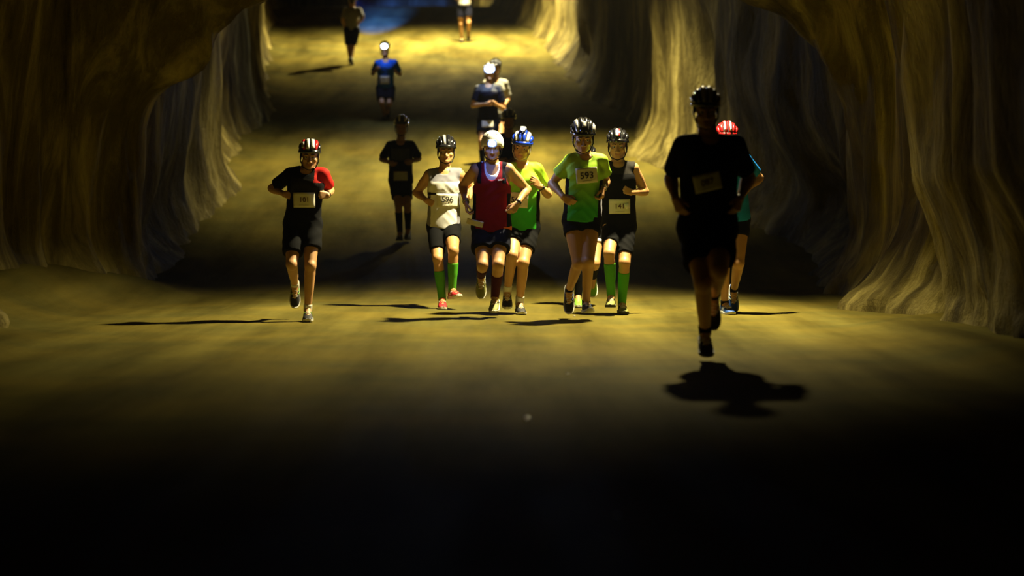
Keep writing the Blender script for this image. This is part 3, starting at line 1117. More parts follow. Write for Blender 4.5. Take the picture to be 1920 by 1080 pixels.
    def cloth_mesh(name, Fd, mats_, region=None, relax=1):
        V, Q = Fd.mesh(relax)
        me = mesh_np(name, V, Q)
        for m in mats_:
            me.materials.append(m)
        if region is not None:
            c = V[Q].mean(1)
            q = c - Pp
            t = q @ ax / L; x = q @ lat; y = q @ fw
            arm = np.zeros(len(c), int); ta = np.zeros(len(c))
            for i in (0, 1):
                d = el[i] - sh[i]
                tt_ = ((c - sh[i]) @ d) / (d @ d)
                dist = np.linalg.norm(c - sh[i] - np.clip(tt_, 0, 1)[:, None] * d, axis=1)
                mk = (dist < 0.085 * k) & (np.abs(x) > 0.14 * k * w)
                arm[mk] = i + 1; ta[mk] = tt_[mk]
            me.polygons.foreach_set('material_index', np.asarray(region(t, x / k, y / k, arm, ta), np.int32))
        return link(name, me, mats_, root)
    hc = S.get('cvox', 0.0085)
    st = S['shirt']
    kind = st['kind']
    inf = st.get('inf', 0.014); loose = st.get('loose', 0.014)
    hem = st.get('hem', -0.06)
    if kind:
        lo2 = np.minimum(np.array(sh + el).min(0), Pp - 0.22) - 0.09; hi2 = np.maximum(np.array(sh + el).max(0), Pp + 0.22) + 0.12
        lo2[2] = (Pp + ax * L * hem)[2] - 0.1; hi2[2] = Pn[2] + 0.1
        G = Field(lo2, hi2, hc)
        G.op(torso(T, inf, loose, (hem, 1.0), tab=(CA, CB)), 0.02)
        for i in (0, 1):
            s = -1 if i == 0 else 1
            cl = Pn - ax * 0.03 * k + lat * s * 0.045 * k
            G.op(cone(cl, sh[i] + up * 0.008, 0.050 * ks + inf * 0.8, 0.050 * ks + inf * 0.8), 0.035)
            G.op(ellip(Pp + ax * L * 0.74 + lat * s * 0.06 * k + fw * 0.056 * k, (0.080 * k + inf, 0.056 * k + inf * 0.8, 0.075 * k + inf)), 0.04)
            if kind == 'tee':
                fr = st.get('sleeve', (0.7, 0.7))[i]
                sl_r = st.get('slr', 0.010)
                G.op(cone(sh[i], el[i], 0.055 * ks + inf * 0.9, 0.046 * ks + inf * 0.8 + sl_r, 0.0, 0.5, (-1, fr)), 0.018)
            elif kind == 'vest':
                G.op(cone(sh[i], sh[i] + unit(el[i] - sh[i]) * 0.05, 0.058 * ks + inf * 0.7, 0.052 * ks + inf * 0.7, 0, 0.5, (-1, 0.3)), 0.02)
        G.wrinkle(st.get('wr', 0.0028), S['gy'] * 0.37, 1.0)
        if kind == 'vest':
            for i in (0, 1):
                s = -1 if i == 0 else 1
                G.op(ellip(sh[i] + lat * s * 0.075 * k - ax * 0.03 * k, (0.080 * k, 0.12 * k, 0.115 * k), np.stack([lat, fw, ax], 1)), 0.006, 's')
        if kind == 'singlet':
            for i in (0, 1):
                s = -1 if i == 0 else 1
                G.op(ellip(sh[i] + lat * s * 0.045 * k - ax * 0.035 * k, (0.085 * k, 0.14 * k, 0.125 * k), np.stack([lat, fw, ax], 1)), 0.006, 's')
        nr = st.get('neck', 0.064)
        G.op(cone(Pn - ax * 0.01 * k - fw * 0.01, hp((0, -0.02, -0.05)), nr * k, (nr + 0.012) * k), 0.006, 's')
        if st.get('scoop'):
            sc = st['scoop']
            G.op(ellip(Pn - ax * 0.02 * k + fw * 0.10 * k, (0.070 * k, 0.14 * k, sc * k), np.stack([lat, fw, ax], 1)), 0.006, 's')
        elif kind != 'singlet':
            G.op(ellip(Pn - ax * 0.005 * k + fw * 0.07 * k, (0.055 * k, 0.07 * k, 0.035 * k), np.stack([lat, fw, ax], 1)), 0.006, 's')
        G.plane(Pp + ax * L * hem, -ax)
        cloth_mesh('shirt', G, st['mats'], st.get('region'))
        front.append(G)
        if st.get('under'):
            U = Field(lo2, hi2, hc)
            U.op(torso(T, 0.006, 0.0, (0.5, 1.0)), 0.02)
            for i in (0, 1):
                s = -1 if i == 0 else 1
                cl = Pn - ax * 0.03 * k + lat * s * 0.045 * k
                U.op(ellip(Pp + ax * L * 0.74 + lat * s * 0.07 * k + fw * 0.058 * k, (0.080 * k, 0.060 * k, 0.064 * k)), 0.03)
                U.op(cone(cl, cl + lat * s * 0.05, 0.055 * ks, 0.055 * ks), 0.03)
                U.op(ellip(sh[i] + lat * s * 0.02 * k - ax * 0.02 * k, (0.09 * k, 0.15 * k, 0.15 * k), np.stack([lat, fw, ax], 1)), 0.006, 's')
            U.op(cone(Pn - ax * 0.01 * k, hp((0, -0.02, -0.05)), 0.064 * k, 0.07 * k), 0.006, 's')
            U.op(ellip(Pn - ax * 0.02 * k + fw * 0.09 * k, (0.055 * k, 0.10 * k, 0.075 * k), np.stack([lat, fw, ax], 1)), 0.006, 's')
            U.plane(Pp + ax * L * 0.5, -ax)
            cloth_mesh('undershirt', U, [st['under']])

    # ---------------- shorts
    so = S['shorts']
    fr = so.get('len', (0.6, 0.6)); si = so.get('inf', 0.010); fl = so.get('flare', 0.004)
    hipz = np.array(hip + kn)
    lo3 = hipz.min(0) - 0.16; hi3 = hipz.max(0) + 0.16
    hi3[2] = (Pp + ax * L * 0.22)[2] + 0.06
    lo3[:2] = np.minimum(lo3[:2], Pp[:2] - 0.24); hi3[:2] = np.maximum(hi3[:2], Pp[:2] + 0.24)
    G = Field(lo3, hi3, hc)
    G.op(torso(T, si, 0.0, (-0.16, 0.16)), 0.02)
    for i in (0, 1):
        G.op(ellip(hip[i] - fw * 0.035 * k, (0.092 * ks + si,) * 3), 0.03)
        G.op(cone(hip[i], kn[i], 0.088 * ks + si, 0.058 * ks + si + fl * 2.0, 0.004 * ks, 0.4, (-1, fr[i])), 0.022)
    G.wrinkle(so.get('wr', 0.0035), S['gy'] * 0.71, 1.0)
    G.plane(Pp + ax * L * 0.20, ax)

    def sreg(t, x, y, arm, ta):
        return np.zeros(len(t), int)
    reg = None
    if so.get('hemcol'):
        smats = [so['mat'], so['hemcol']]
    else:
        smats = [so['mat']]
    V, Q = G.mesh(1)
    me = mesh_np('shorts', V, Q)
    for m in smats:
        me.materials.append(m)
    if so.get('hemcol'):
        c = V[Q].mean(1)
        idx = np.zeros(len(Q), np.int32)
        for i in (0, 1):
            d = kn[i] - hip[i]
            tt_ = ((c - hip[i]) @ d) / (d @ d)
            dist = np.linalg.norm(c - hip[i] - np.clip(tt_, 0, 1)[:, None] * d, axis=1)
            idx[(dist < 0.12) & (tt_ > fr[i] - 0.07)] = 1
        me.polygons.foreach_set('material_index', idx)
    link('shorts', me, smats, root)
    front.append(G)

    # ---------------- socks and shoes
    sk = S.get('socks', (SOCKW, 0.88))
    for i in (0, 1):
        sm, f0 = sk if not isinstance(sk[0], tuple) else sk[i]
        if sm is not None:
            K = Field(np.minimum(kn[i], an[i]) - 0.09, np.maximum(kn[i], an[i]) + 0.09, 0.0075)
            sd = unit(an[i] - kn[i])
            kf = unit(kn[i] - 0.5 * (hip[i] + an[i]) + np.array((0, face * 0.01, 0)))
            K.op(cone(kn[i], an[i] + sd * 0.01, 0.050 * ks + 0.005, 0.034 * ks + 0.006, 0, 0.5, (f0, 1.12)), 0.01)
            if f0 < 0.6:
                K.op(cone(kn[i] + sd * 0.07 * k - kf * 0.016 * k, kn[i] + sd * 0.24 * k - kf * 0.008 * k, 0.046 * ks + 0.005, 0.036 * ks + 0.005), 0.025)
                K.plane(kn[i] + (an[i] - kn[i]) * f0, -sd)
            V, Q = K.mesh(1)
            link('sock', mesh_np('sock', V, Q), sm, root)
        u_, s_, l_ = S['shoes'][:3]
        tg = S['shoes'][3] if len(S['shoes']) > 3 else None
        make_shoe(FR[i], foot_o[i], k, root, u_, s_, l_, detail, tg)

    # ---------------- helmet
    if S.get('helmet'):
        kind_, hm_ = S['helmet']
        make_helmet(kind_, hm_, HRot, HC_, kh, root, detail)
    if S.get('lamp'):
        la = S['lamp']
        pos = make_headlamp(HRot, HC_, kh, root, la['at'], la['size'], la.get('lens', LENS), la.get('tilt', 0))
        if la.get('watts', 0):
            ld = bpy.data.lights.new('headlamp_light', 'POINT' if la.get('bare') else 'SPOT')
            ld.energy = la['watts']; ld.color = la.get('col', (0.42, 0.56, 1.0))
            if not la.get('bare'):
                ld.spot_size = math.radians(la.get('cone', 120)); ld.spot_blend = 1.0
            ld.shadow_soft_size = 0.02
            lo_ = bpy.data.objects.new('headlamp_light', ld)
            COL.objects.link(lo_)
            lo_.parent = root
            lo_.location = pos
            dv = HRot @ np.array((0, math.cos(math.radians(la.get('down', 12))), -math.sin(math.radians(la.get('down', 12)))))
            lo_.rotation_euler = Vector(dv).to_track_quat('-Z', 'Y').to_euler()

    # ---------------- face
    if detail and face < 0:
        for s in (-1, 1):
            e = MB()
            c0 = np.array((s * 0.031, 0.0705, -0.003))
            rings = []
            for th in np.linspace(0.05, math.pi - 0.05, 8):
                rings.append([c0 + 0.0125 * np.array((math.sin(th) * math.cos(a), math.cos(th), math.sin(th) * math.sin(a))) for a in np.linspace(0, 2 * math.pi, 12, endpoint=False)])
            e.loft(rings)
            eo = e.build('eye', EYEW, root, xf=(HRot * kh, HC_))
            ir = MB()
            rings = []
            for th in (0.03, 0.28, 0.5):
                rings.append([c0 + 0.0131 * np.array((math.sin(th) * math.cos(a), math.cos(th), math.sin(th) * math.sin(a))) for a in np.linspace(0, 2 * math.pi, 10, endpoint=False)])
            ir.loft(rings)
            ir.build('iris', EYED, eo, xf=(HRot * kh, HC_))
            b = MB()
            b.tube([(s * 0.014, 0.088, 0.018), (s * 0.032, 0.086, 0.024), (s * 0.048, 0.074, 0.019)], [0.004, 0.0045, 0.003], 6)
            b.build('eyebrow', BROW, root, xf=(HRot * kh, HC_))

    # ---------------- things pinned to the clothes
    def surf(x, z):
        best = 9.0
        for G in front:
            i = int(round((x - G.lo[0]) / G.h)); j = int(round((z - G.lo[2]) / G.h))
            if 0 <= i < G.D.shape[0] and 0 <= j < G.D.shape[2]:
                col = np.nonzero(G.D[i, :, j] < 0)[0]
                if len(col):
                    a = col[0]
                    y = G.lo[1] + a * G.h
                    if a > 0:
                        d0, d1 = G.D[i, a - 1, j], G.D[i, a, j]
                        y -= G.h * d1 / (d1 - d0)
                    best = min(best, y)
        return best

    def sheet(name, cx, cy, wpx, hpx, tilt, m, par, lift=0.006, thick=0.002, fit=True, nx=10, nz=6, fitd=None, corner=None):
        c = unproj(cx, cy, Dp + lean - 0.1) - base
        c[2] += dz
        sc = F / Dp
        W, H = wpx / sc, hpx / sc
        ca, sa = math.cos(math.radians(tilt)), math.sin(math.radians(tilt))
        P = []
        for j in range(nz + 1):
            for i in range(nx + 1):
                u, v = (i / nx - 0.5) * W, (j / nz - 0.5) * H
                P.append((c[0] + u * ca - v * sa, c[2] + u * sa + v * ca))
        P = np.array(P)
        ys = np.array([surf(*p) for p in P])
        ok = ys < 5
        if ok.sum() < 6:
            ys = np.full(len(P), -0.13); ok[:] = True
        A = np.stack([np.ones(len(P)), P[:, 0] - c[0], (P[:, 0] - c[0]) ** 2, P[:, 1] - c[2]], 1)
        co, *_ = np.linalg.lstsq(A[ok], ys[ok], rcond=None)
        co[2] = np.clip(co[2], -0.5, 4.0)
        pen = np.clip((A @ co - ys)[ok], 0, None).max()
        co[0] -= min(pen, 0.05)
        fy = lambda x, z: co[0] + co[1] * (x - c[0]) + co[2] * (x - c[0]) ** 2 + co[3] * (z - c[2])
        if fit:
            Y = fy(P[:, 0], P[:, 1])
        else:
            Y = np.where(ok, ys, fy(P[:, 0], P[:, 1]))
        crum = 0.0018 * np.sin(P[:, 0] * 60 + P[:, 1] * 45) + 0.0015 * np.sin(P[:, 1] * 90 - P[:, 0] * 30)
        Y = Y - lift + (crum if fit else 0)
        mb = MB()
        n = (nx + 1) * (nz + 1)
        vs = [(P[q, 0], Y[q], P[q, 1]) for q in range(n)] + [(P[q, 0], Y[q] + thick, P[q, 1]) for q in range(n)]
        fs = []
        for j in range(nz):
            for i in range(nx):
                a = j * (nx + 1) + i
                fs.append((a, a + 1, a + nx + 2, a + nx + 1))
                fs.append((n + a, n + a + nx + 1, n + a + nx + 2, n + a + 1))
        edge = [i for i in range(nx + 1)] + [j * (nx + 1) + nx for j in range(1, nz + 1)] + [nz * (nx + 1) + i for i in range(nx - 1, -1, -1)] + [j * (nx + 1) for j in range(nz - 1, 0, -1)]
        for q in range(len(edge)):
            a, b = edge[q], edge[(q + 1) % len(edge)]
            fs.append((b, a, n + a, n + b))
        mb.add(vs, fs)
        o = mb.build(name, m, par)
        return o, (c, ca, sa, sc, fy, W, H)

    def letter(s, frm, par, hfrac, m, du=0.0, dv=0.0, lift=0.0135, bold=0.018, shear=0.0):
        c, ca, sa, sc, fy, W, H = frm
        TV, TF = text_mesh(s, bold, shear)
        g = hfrac * H / 0.7
        mb = MB()
        vs = []
        for (u, v) in TV * g + np.array((du * W, dv * H)):
            x, z = c[0] + u * ca - v * sa, c[2] + u * sa + v * ca
            crum = 0.0018 * math.sin(x * 60 + z * 45) + 0.0015 * math.sin(z * 90 - x * 30)
            vs.append((x, fy(x, z) - lift + crum, z))
        mb.add(vs, TF)
        return mb.build('number', m, par, smooth=False)
    if S.get('bib'):
        bb = S['bib']
        bo, frm = sheet('bib', *bb['at'], PAPER, root)
        if bb.get('num'):
            letter(bb['num'], frm, bo, bb.get('hf', 0.36), bb.get('ink', INK), bb.get('du', 0), bb.get('dv', 0.02))
        if detail:
            # sponsor line of fine print under the number
            fp = MB()
            c, ca, sa, sc, fy, W, H = frm
            vs = []
            for (u, v) in ((-0.22, -0.36), (0.22, -0.36), (0.22, -0.33), (-0.22, -0.33)):
                u, v = u * W, v * H
                x, z = c[0] + u * ca - v * sa, c[2] + u * sa + v * ca
                vs.append((x, fy(x, z) - 0.0125, z))
            fp.add(vs, [(0, 1, 2, 3)])
            fp.build('fine_print', mat('faded_print', (0.45, 0.42, 0.33), 0.7), bo)
    for (nm, at, m, kw) in S.get('patch', []):
        o, frm = sheet(nm, *at, m, root, **{a: b for a, b in kw.items() if a not in ('text', 'label', 'tm')})
        if kw.get('text'):
            letter(kw['text'], frm, o, 0.8, kw['tm'], 0, 0, lift=0.007, bold=0.01, shear=0.3)
        if kw.get('label'):
            o['label'] = kw['label']
    for (i, m) in S.get('watch', []):
        fd = unit(wr[i] - el[i])
        c0 = wr[i] - fd * 0.018 * k
        wb = MB()
        a = unit(np.cross(fd, (0.3, 0.5, 0.8))); b = np.cross(fd, a)
        rings = []
        for e_, rr in ((-0.011, 0.0285), (-0.011, 0.0325), (0.011, 0.0325), (0.011, 0.0285)):
            rings.append([c0 + fd * e_ * k + (a * math.cos(t) + b * math.sin(t)) * rr * k for t in np.linspace(0, 2 * math.pi, 16, endpoint=False)])
        wb.loft(rings, cap=False)
        wo = wb.build('wristwatch', m, root)
        fwd = np.array((0.0, face, 0.25)) - fd * (fd @ np.array((0.0, face, 0.25)))
        fwd = unit(fwd)
        wf = MB()
        sdv = np.cross(fd, fwd)
        ring = lambda hh, r_: [c0 + fwd * hh * k + (fd * math.cos(t) + sdv * math.sin(t)) * r_ * k for t in np.linspace(0, 2 * math.pi, 14, endpoint=False)]
        wf.loft([ring(0.026, 0.016), ring(0.037, 0.016), ring(0.039, 0.013)])
        wf.build('watch_face', m, wo)
    return root


Z0 = lambda t, x, y, a, ta: np.zeros(len(t), int)


def bikes(shell, ribs, strap=STRAP, decal=()):
    return ('bike', (shell, ribs, strap, decal))


RUN = []
# black and red tee, bib 101
RUN.append(dict(
    label='runner in black tee with one red shoulder, bib 101, running alone at left', gy=600, k=0.96,
    chin=(580, 317), sh=[(543, 328), (605, 328)], el=[(510, 353), (619, 357)], wr=[(533, 364), (614, 366)], hand=[(555, 366), (604, 364)],
    hip=[(552, 424), (583, 422)], kn=[(547, 491), (582, 494)], an=[(553, 519), (577, 565)], ft=[(-72, 4), (-8, 6)], hd=(6, -8, 2),
    shirt=dict(kind='tee', mats=[BLACK, RED, CHARC], sleeve=(0.72, 0.66), hem=0.02,
               region=lambda t, x, y, a, ta: np.where((x > 0.085) & (t > 0.62) & ((a == 2) | (t > 0.8)), 1, np.where((t > 0.5) & (t < 0.86) & (y > 0) & (np.abs(x) < 0.13), 2, 0))),
    shorts=dict(mat=BLACK, len=(0.74, 0.60), inf=0.018, flare=0.010),
    socks=(SOCKW, 0.86), shoes=(SHB, SOLEW, LACEW, SHG),
    helmet=bikes(GLB, [GLB, GLR, GLB, GLB, GLR, GLB], decal=[(-13, 9, 18, 66, GLW), (12, 9, 18, 70, GLW), (36, 7, 30, 62, GLW)]), watch=[(1, WATCH)],
    bib=dict(at=(570, 375, 40, 28, 0), num='101', hf=0.32, ink=INKR, du=0.02)))
# white sleeveless, bib 596
RUN.append(dict(
    label='runner in white sleeveless top, bib 596, green knee socks and red shoes', gy=577, k=0.99, w=1.02,
    chin=(837, 305), sh=[(805, 329), (861, 328)], el=[(781, 361), (885, 352)], wr=[(800, 376), (879, 371)], hand=[(814, 381), (879, 360)],
    hip=[(818, 428), (846, 427)], kn=[(821, 479), (850, 464)], an=[(829, 541), (848, 525)], ft=[(-6, 4), (6, 20)], hd=(4, -2, 0),
    shirt=dict(kind='vest', mats=[WHITE, GREY], hem=-0.02, loose=0.010, inf=0.012,
               region=lambda t, x, y, a, ta: np.where((t > 0.815) | ((np.abs(x) > 0.135) & (t < 0.62)), 1, 0)),
    shorts=dict(mat=BLACK, len=(0.76, 0.60), inf=0.009),
    socks=(SOCKG, 0.30), shoes=(SHR, SOLEW, LACER, SHW),
    helmet=bikes(GLB, [GLB, GLB, GLB, GLG, GLB, GLB]),
    bib=dict(at=(839, 376, 41, 26, 0), num='596', hf=0.40, dv=0.08),
    patch=[('race_belt', (832, 363.5, 58, 3.2, 0), BLACK, dict(fit=False, lift=0.004, nx=20, nz=1))]))
# crimson singlet, white helmet, bright headlamp
RUN.append(dict(
    label='runner in crimson singlet and white round helmet with glaring forehead lamp', gy=595, k=0.98, w=1.06, air=0.06,
    chin=(923, 300), sh=[(892, 319), (953, 318)], el=[(868, 348), (988, 355)], wr=[(874, 381), (970, 382)], hand=[(874, 395), (962, 393)],
    hip=[(905, 430), (937, 430)], kn=[(905, 497), (934, 496)], an=[(902, 517), (928, 556)], ft=[(-78, 0), (-22, -4)], hd=(0, -10, 0),
    shirt=dict(kind='singlet', mats=[MAROON, NAVY, ORANGE], hem=-0.05, loose=0.026, inf=0.013, neck=0.070, scoop=0.125, under=WHITE,
               region=lambda t, x, y, a, ta: np.where((t > 0.72) & (np.abs(x) > 0.098) & (np.abs(x) < 0.14), 1, np.where((t < 0.03) & (x > 0.12), 2, np.where((np.abs(x) > 0.148) & (t < 0.55), 1, 0)))),
    shorts=dict(mat=NAVY, len=(0.60, 0.58), inf=0.016, flare=0.018),
    socks=(SOCKM, 0.30), shoes=(SHO, SOLEW, LACEW, SHB),
    helmet=('skate', (GLW, [GLW], STRAP, ())), lamp=dict(at=(0, 0.128, 0.050), size=0.043, watts=3.0, bare=True, col=(0.10, 0.20, 1.0)),
    watch=[(0, METALW), (1, WATCH)],
    patch=[('folded_bib', (890, 418, 32, 11, -14), PAPER, dict(label='folded race bib tucked at the waist')),
           ('chest_logo', (938, 337, 15, 4, 6), MAROON, dict(lift=0.003, text='asics', tm=WHITE, label='small white chest logo'))]))
# lime tee, blue helmet
RUN.append(dict(
    label='runner in lime green tee and shiny blue helmet topped by a lamp', gy=587, k=0.99, w=1.08,
    chin=(975, 300), sh=[(950, 319), (1007, 318)], el=[(932, 360), (1027, 364)], wr=[(955, 374), (1013, 350)], hand=[(966, 378), (999, 336)],
    hip=[(962, 432), (991, 430)], kn=[(960, 475), (981, 489)], an=[(951, 533), (974, 555)], ft=[(-28, 0), (-6, 8)], hd=(-6, -10, 6),
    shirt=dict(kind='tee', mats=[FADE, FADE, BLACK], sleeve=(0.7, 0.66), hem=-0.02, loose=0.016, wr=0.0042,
               region=lambda t, x, y, a, ta: np.where((np.abs(x) > 0.148) & (t < 0.60) & (a == 0), 2, np.where(t < 0.5, 1, 0))),
    shorts=dict(mat=BLACK, len=(0.55, 0.62), inf=0.014, flare=0.008),
    socks=(SOCKW, 0.80), shoes=(SHB, SOLEW, LACEW, SHO),
    helmet=bikes(GLU, [GLU, GLW, GLU, GLU, GLW, GLU], STRAPW), lamp=dict(at=(0, 0.050, 0.178), size=0.030, lens=LENSD, tilt=-8, watts=0.5, cone=120, down=5),
    watch=[(1, WATCH)],
    bib=dict(at=(970, 375, 40, 28, -4), num='56', hf=0.36, du=-0.12)))
# green tee, bib 593
RUN.append(dict(
    hs=1.16, label='tall runner in green tee with black side panels, bib 593, black helmet', gy=599, k=0.99, air=0.06,
    chin=(1094, 287), sh=[(1069, 302), (1126, 302)], el=[(1035, 344), (1136, 341)], wr=[(1056, 369), (1131, 354)], hand=[(1071, 377), (1131, 368)],
    hip=[(1075, 416), (1106, 416)], kn=[(1084, 487), (1103, 484)], an=[(1067, 519), (1099, 544)], ft=[(-72, 0), (4, 8)], hd=(2, -16, 0),
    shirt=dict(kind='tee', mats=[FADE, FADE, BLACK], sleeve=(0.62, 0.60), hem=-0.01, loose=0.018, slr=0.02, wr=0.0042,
               region=lambda t, x, y, a, ta: np.where((np.abs(x) > 0.140) & (t < 0.64) & (a == 0), 2, np.where((t > 0.66) | (a > 0), 1, 0))),
    shorts=dict(mat=BLACK, len=(0.30, 0.30), inf=0.016, flare=0.012),
    socks=(NAVY, 0.90), shoes=(SHB, SOLEW, LACEW, SHU),
    helmet=bikes(GLB, [GLG, GLB, GLB, GLB, GLG, GLB], decal=[(0, 9, 30, 52, GLG)]), watch=[(1, METALW)],
    bib=dict(at=(1100, 329, 40, 29, 5.5), num='593', hf=0.42, dv=0.0),
    patch=[('zip', (1099, 295, 3, 10, 8), BLACK, dict(lift=0.004, nx=2, nz=3))]))
# black sleeveless, bib 141
RUN.append(dict(
    hs=1.10, label='runner in black sleeveless top, bib 141, green knee socks and muddy shoes', gy=587, k=1.01,
    chin=(1158, 298), sh=[(1131, 316), (1187, 316)], el=[(1128, 354), (1209, 359)], wr=[(1142, 378), (1184, 361)], hand=[(1150, 372), (1169, 350)],
    hip=[(1147, 426), (1174, 427)], kn=[(1142, 473), (1171, 490)], an=[(1146, 546), (1166, 560)], ft=[(-4, -6), (-2, 4)], hd=(-3, -5, 0),
    shirt=dict(kind='vest', mats=[BLACK, CHARC], hem=-0.02, loose=0.008, inf=0.011,
               region=lambda t, x, y, a, ta: np.where(t > 0.84, 1, 0)),
    shorts=dict(mat=BLACK, len=(0.66, 0.78), inf=0.008),
    socks=(SOCKG, 0.22), shoes=(SHO, RUBBER, LACEW, SHB),
    helmet=bikes(GLB, [GLB], decal=[(3, 6, 22, 62, GLW), (-7, 3.5, 22, 62, GLR)]),
    bib=dict(at=(1162, 387, 39, 27, 1), num='141', hf=0.34, ink=INKR),
    patch=[('bib_tape', (1176, 386, 9, 10, 20), WHITE, dict(lift=0.012, nx=2, nz=2))]))
# mostly hidden behind 593 and 141
RUN.append(dict(
    label='runner hidden behind bib 593, only bare thighs and dark knee socks showing', gy=573, k=0.95, detail=0, vox=0.0085, cvox=0.011,
    chin=(1099, 316), sh=[(1074, 330), (1124, 330)], el=[(1068, 370), (1127, 370)], wr=[(1086, 385), (1112, 385)],
    hip=[(1094, 428), (1117, 428)], kn=[(1089, 482), (1116, 490)], an=[(1084, 548), (1112, 512)], ft=[(-10, 0), (-70, 0)],
    shirt=dict(kind='tee', mats=[GREY], hem=-0.02),
    shorts=dict(mat=BLACK, len=(0.42, 0.48), inf=0.012, hemcol=WHITE),
    socks=(BLACK, 0.30), shoes=(SHG, SOLEW, LACEW), helmet=bikes(GLB, [GLB])))
# foreground silhouette, bib 087
RUN.append(dict(
    hs=0.98, label='large dark foreground runner, bib 087, leaping ahead of the others', gy=677, k=1.03, w=1.12, air=0.05,
    chin=(1325, 240), sh=[(1281, 274), (1379, 273)], el=[(1258, 335), (1404, 333)], wr=[(1267, 374), (1387, 372)], hand=[(1274, 386), (1382, 389)],
    hip=[(1307, 438), (1346, 438)], kn=[(1318, 532), (1348, 508)], an=[(1322, 620), (1338, 552)], ft=[(-24, 0), (-72, 0)], hd=(0, -8, 0),
    shirt=dict(kind='tee', mats=[NAVY, GREY], sleeve=(0.80, 0.80), hem=-0.02, loose=0.016,
               region=lambda t, x, y, a, ta: np.where((a > 0) & (ta > 0.55) & (ta < 0.70) & (y > 0), 1, 0)),
    shorts=dict(mat=BLACK, len=(0.62, 0.62), inf=0.022, flare=0.016),
    socks=(BLACK, 0.84), shoes=(SHB, RUBBER, LACEW),
    helmet=bikes(GLB, [GLB, GLB, GLG, GLG, GLB, GLB]),
    bib=dict(at=(1326, 342, 50, 33, 13), num='087', hf=0.34, ink=INKR)))
# blue shirt, red helmet behind the foreground runner
RUN.append(dict(
    label='runner in red helmet and bright blue tee, half hidden by the dark foreground runner', gy=588, k=1.02,
    chin=(1364, 285), sh=[(1336, 300), (1397, 300)], el=[(1325, 340), (1424, 334)], wr=[(1342, 358), (1402, 354)],
    hip=[(1359, 415), (1386, 415)], kn=[(1358, 482), (1385, 486)], an=[(1359, 545), (1376, 518)], ft=[(-2, 14), (-74, 0)], hd=(0, -8, 0),
    shirt=dict(kind='tee', mats=[CYAN], sleeve=(0.72, 0.72), hem=-0.02),
    shorts=dict(mat=BLACK, len=(0.42, 0.38), inf=0.014, flare=0.008),
    socks=((BLACK, 0.88)), shoes=(SHU, SOLEW, LACEW, SHW),
    helmet=bikes(GLR, [GLR, GLR, GLR, GLR, GLR, GLR], decal=[(-14, 4, 10, 66, GLW), (14, 4, 10, 66, GLW)])))
FAR = dict(detail=0, vox=0.0095, cvox=0.012)
# dark runner in the middle distance
RUN.append(dict(
    label='shadowy runner with grey chest panel and bib at the waist, alone behind bib 596', gy=451, k=1.0, **FAR,
    chin=(752, 253), sh=[(732, 273), (771, 273)], el=[(716, 298), (785, 297)], wr=[(731, 305), (772, 303)],
    hip=[(742, 341), (761, 341)], kn=[(747, 384), (764, 385)], an=[(750, 437), (765, 430)], ft=[(-10, 0), (-25, 0)],
    shirt=dict(kind='tee', mats=[NAVY, SMOKE], hem=-0.02, sleeve=(0.85, 0.85),
               region=lambda t, x, y, a, ta: np.where((t > 0.55) & (t < 0.85) & (np.abs(x) < 0.13) & (y > 0), 1, 0)),
    shorts=dict(mat=BLACK, len=(0.72, 0.72), inf=0.010),
    socks=(BLACK, 0.25), shoes=(SHB, RUBBER, LACEW), helmet=bikes(GLB, [GLB, GLW]),
    bib=dict(at=(751, 330, 26, 17, 0))))
# blue shirt with headlamp
RUN.append(dict(
    label='runner in blue tee with glaring headlamp, up the slope at left', gy=224, k=1.0, **FAR,
    chin=(721, 103), sh=[(707, 119), (740, 118)], el=[(699, 138), (750, 139)], wr=[(704, 131), (736, 129)],
    hip=[(714, 167), (732, 167)], kn=[(716, 195), (730, 196)], an=[(721, 218), (727, 207)], ft=[(-10, 0), (-60, 0)],
    shirt=dict(kind='tee', mats=[BLUE], hem=0.0, sleeve=(0.75, 0.75)),
    shorts=dict(mat=NAVY, len=(0.75, 0.75), inf=0.015, flare=0.01),
    socks=(BLACK, 0.85), shoes=(SHB, RUBBER, LACEW), helmet=bikes(GLB, [GLB, GLG]),
    lamp=dict(at=(0, 0.130, 0.055), size=0.066, watts=7, bare=True, cone=130, down=14),
    bib=dict(at=(721, 150, 18, 14, 0))))
# walking away with a headlamp that lights the floor ahead of it
RUN.append(dict(
    label='person in grey top and dark shorts seen from behind at the top left', gy=122, k=1.0, face=1, hd=(0.3, 0, 0), lean=0.02, **FAR,
    chin=(661, 12), sh=[(648, 19), (674, 19)], el=[(643, 37), (680, 34)], wr=[(647, 52), (669, 47)],
    hip=[(652, 58), (667, 58)], kn=[(653, 88), (662, 88)], an=[(656, 115), (659, 116)], ft=[(0, 0), (-20, 0)],
    shirt=dict(kind='tee', mats=[PALE], hem=-0.03, sleeve=(0.9, 0.9)),
    shorts=dict(mat=BLACK, len=(0.85, 0.85), inf=0.018, flare=0.006),
    socks=(SOCKW, 0.86), shoes=(SHB, RUBBER, LACEW), helmet=bikes(GLB, [GLB]),
    lamp=dict(at=(0, 0.130, 0.055), size=0.034, watts=380000, cone=9, down=-2.2, col=(0.02, 0.09, 1.0))))
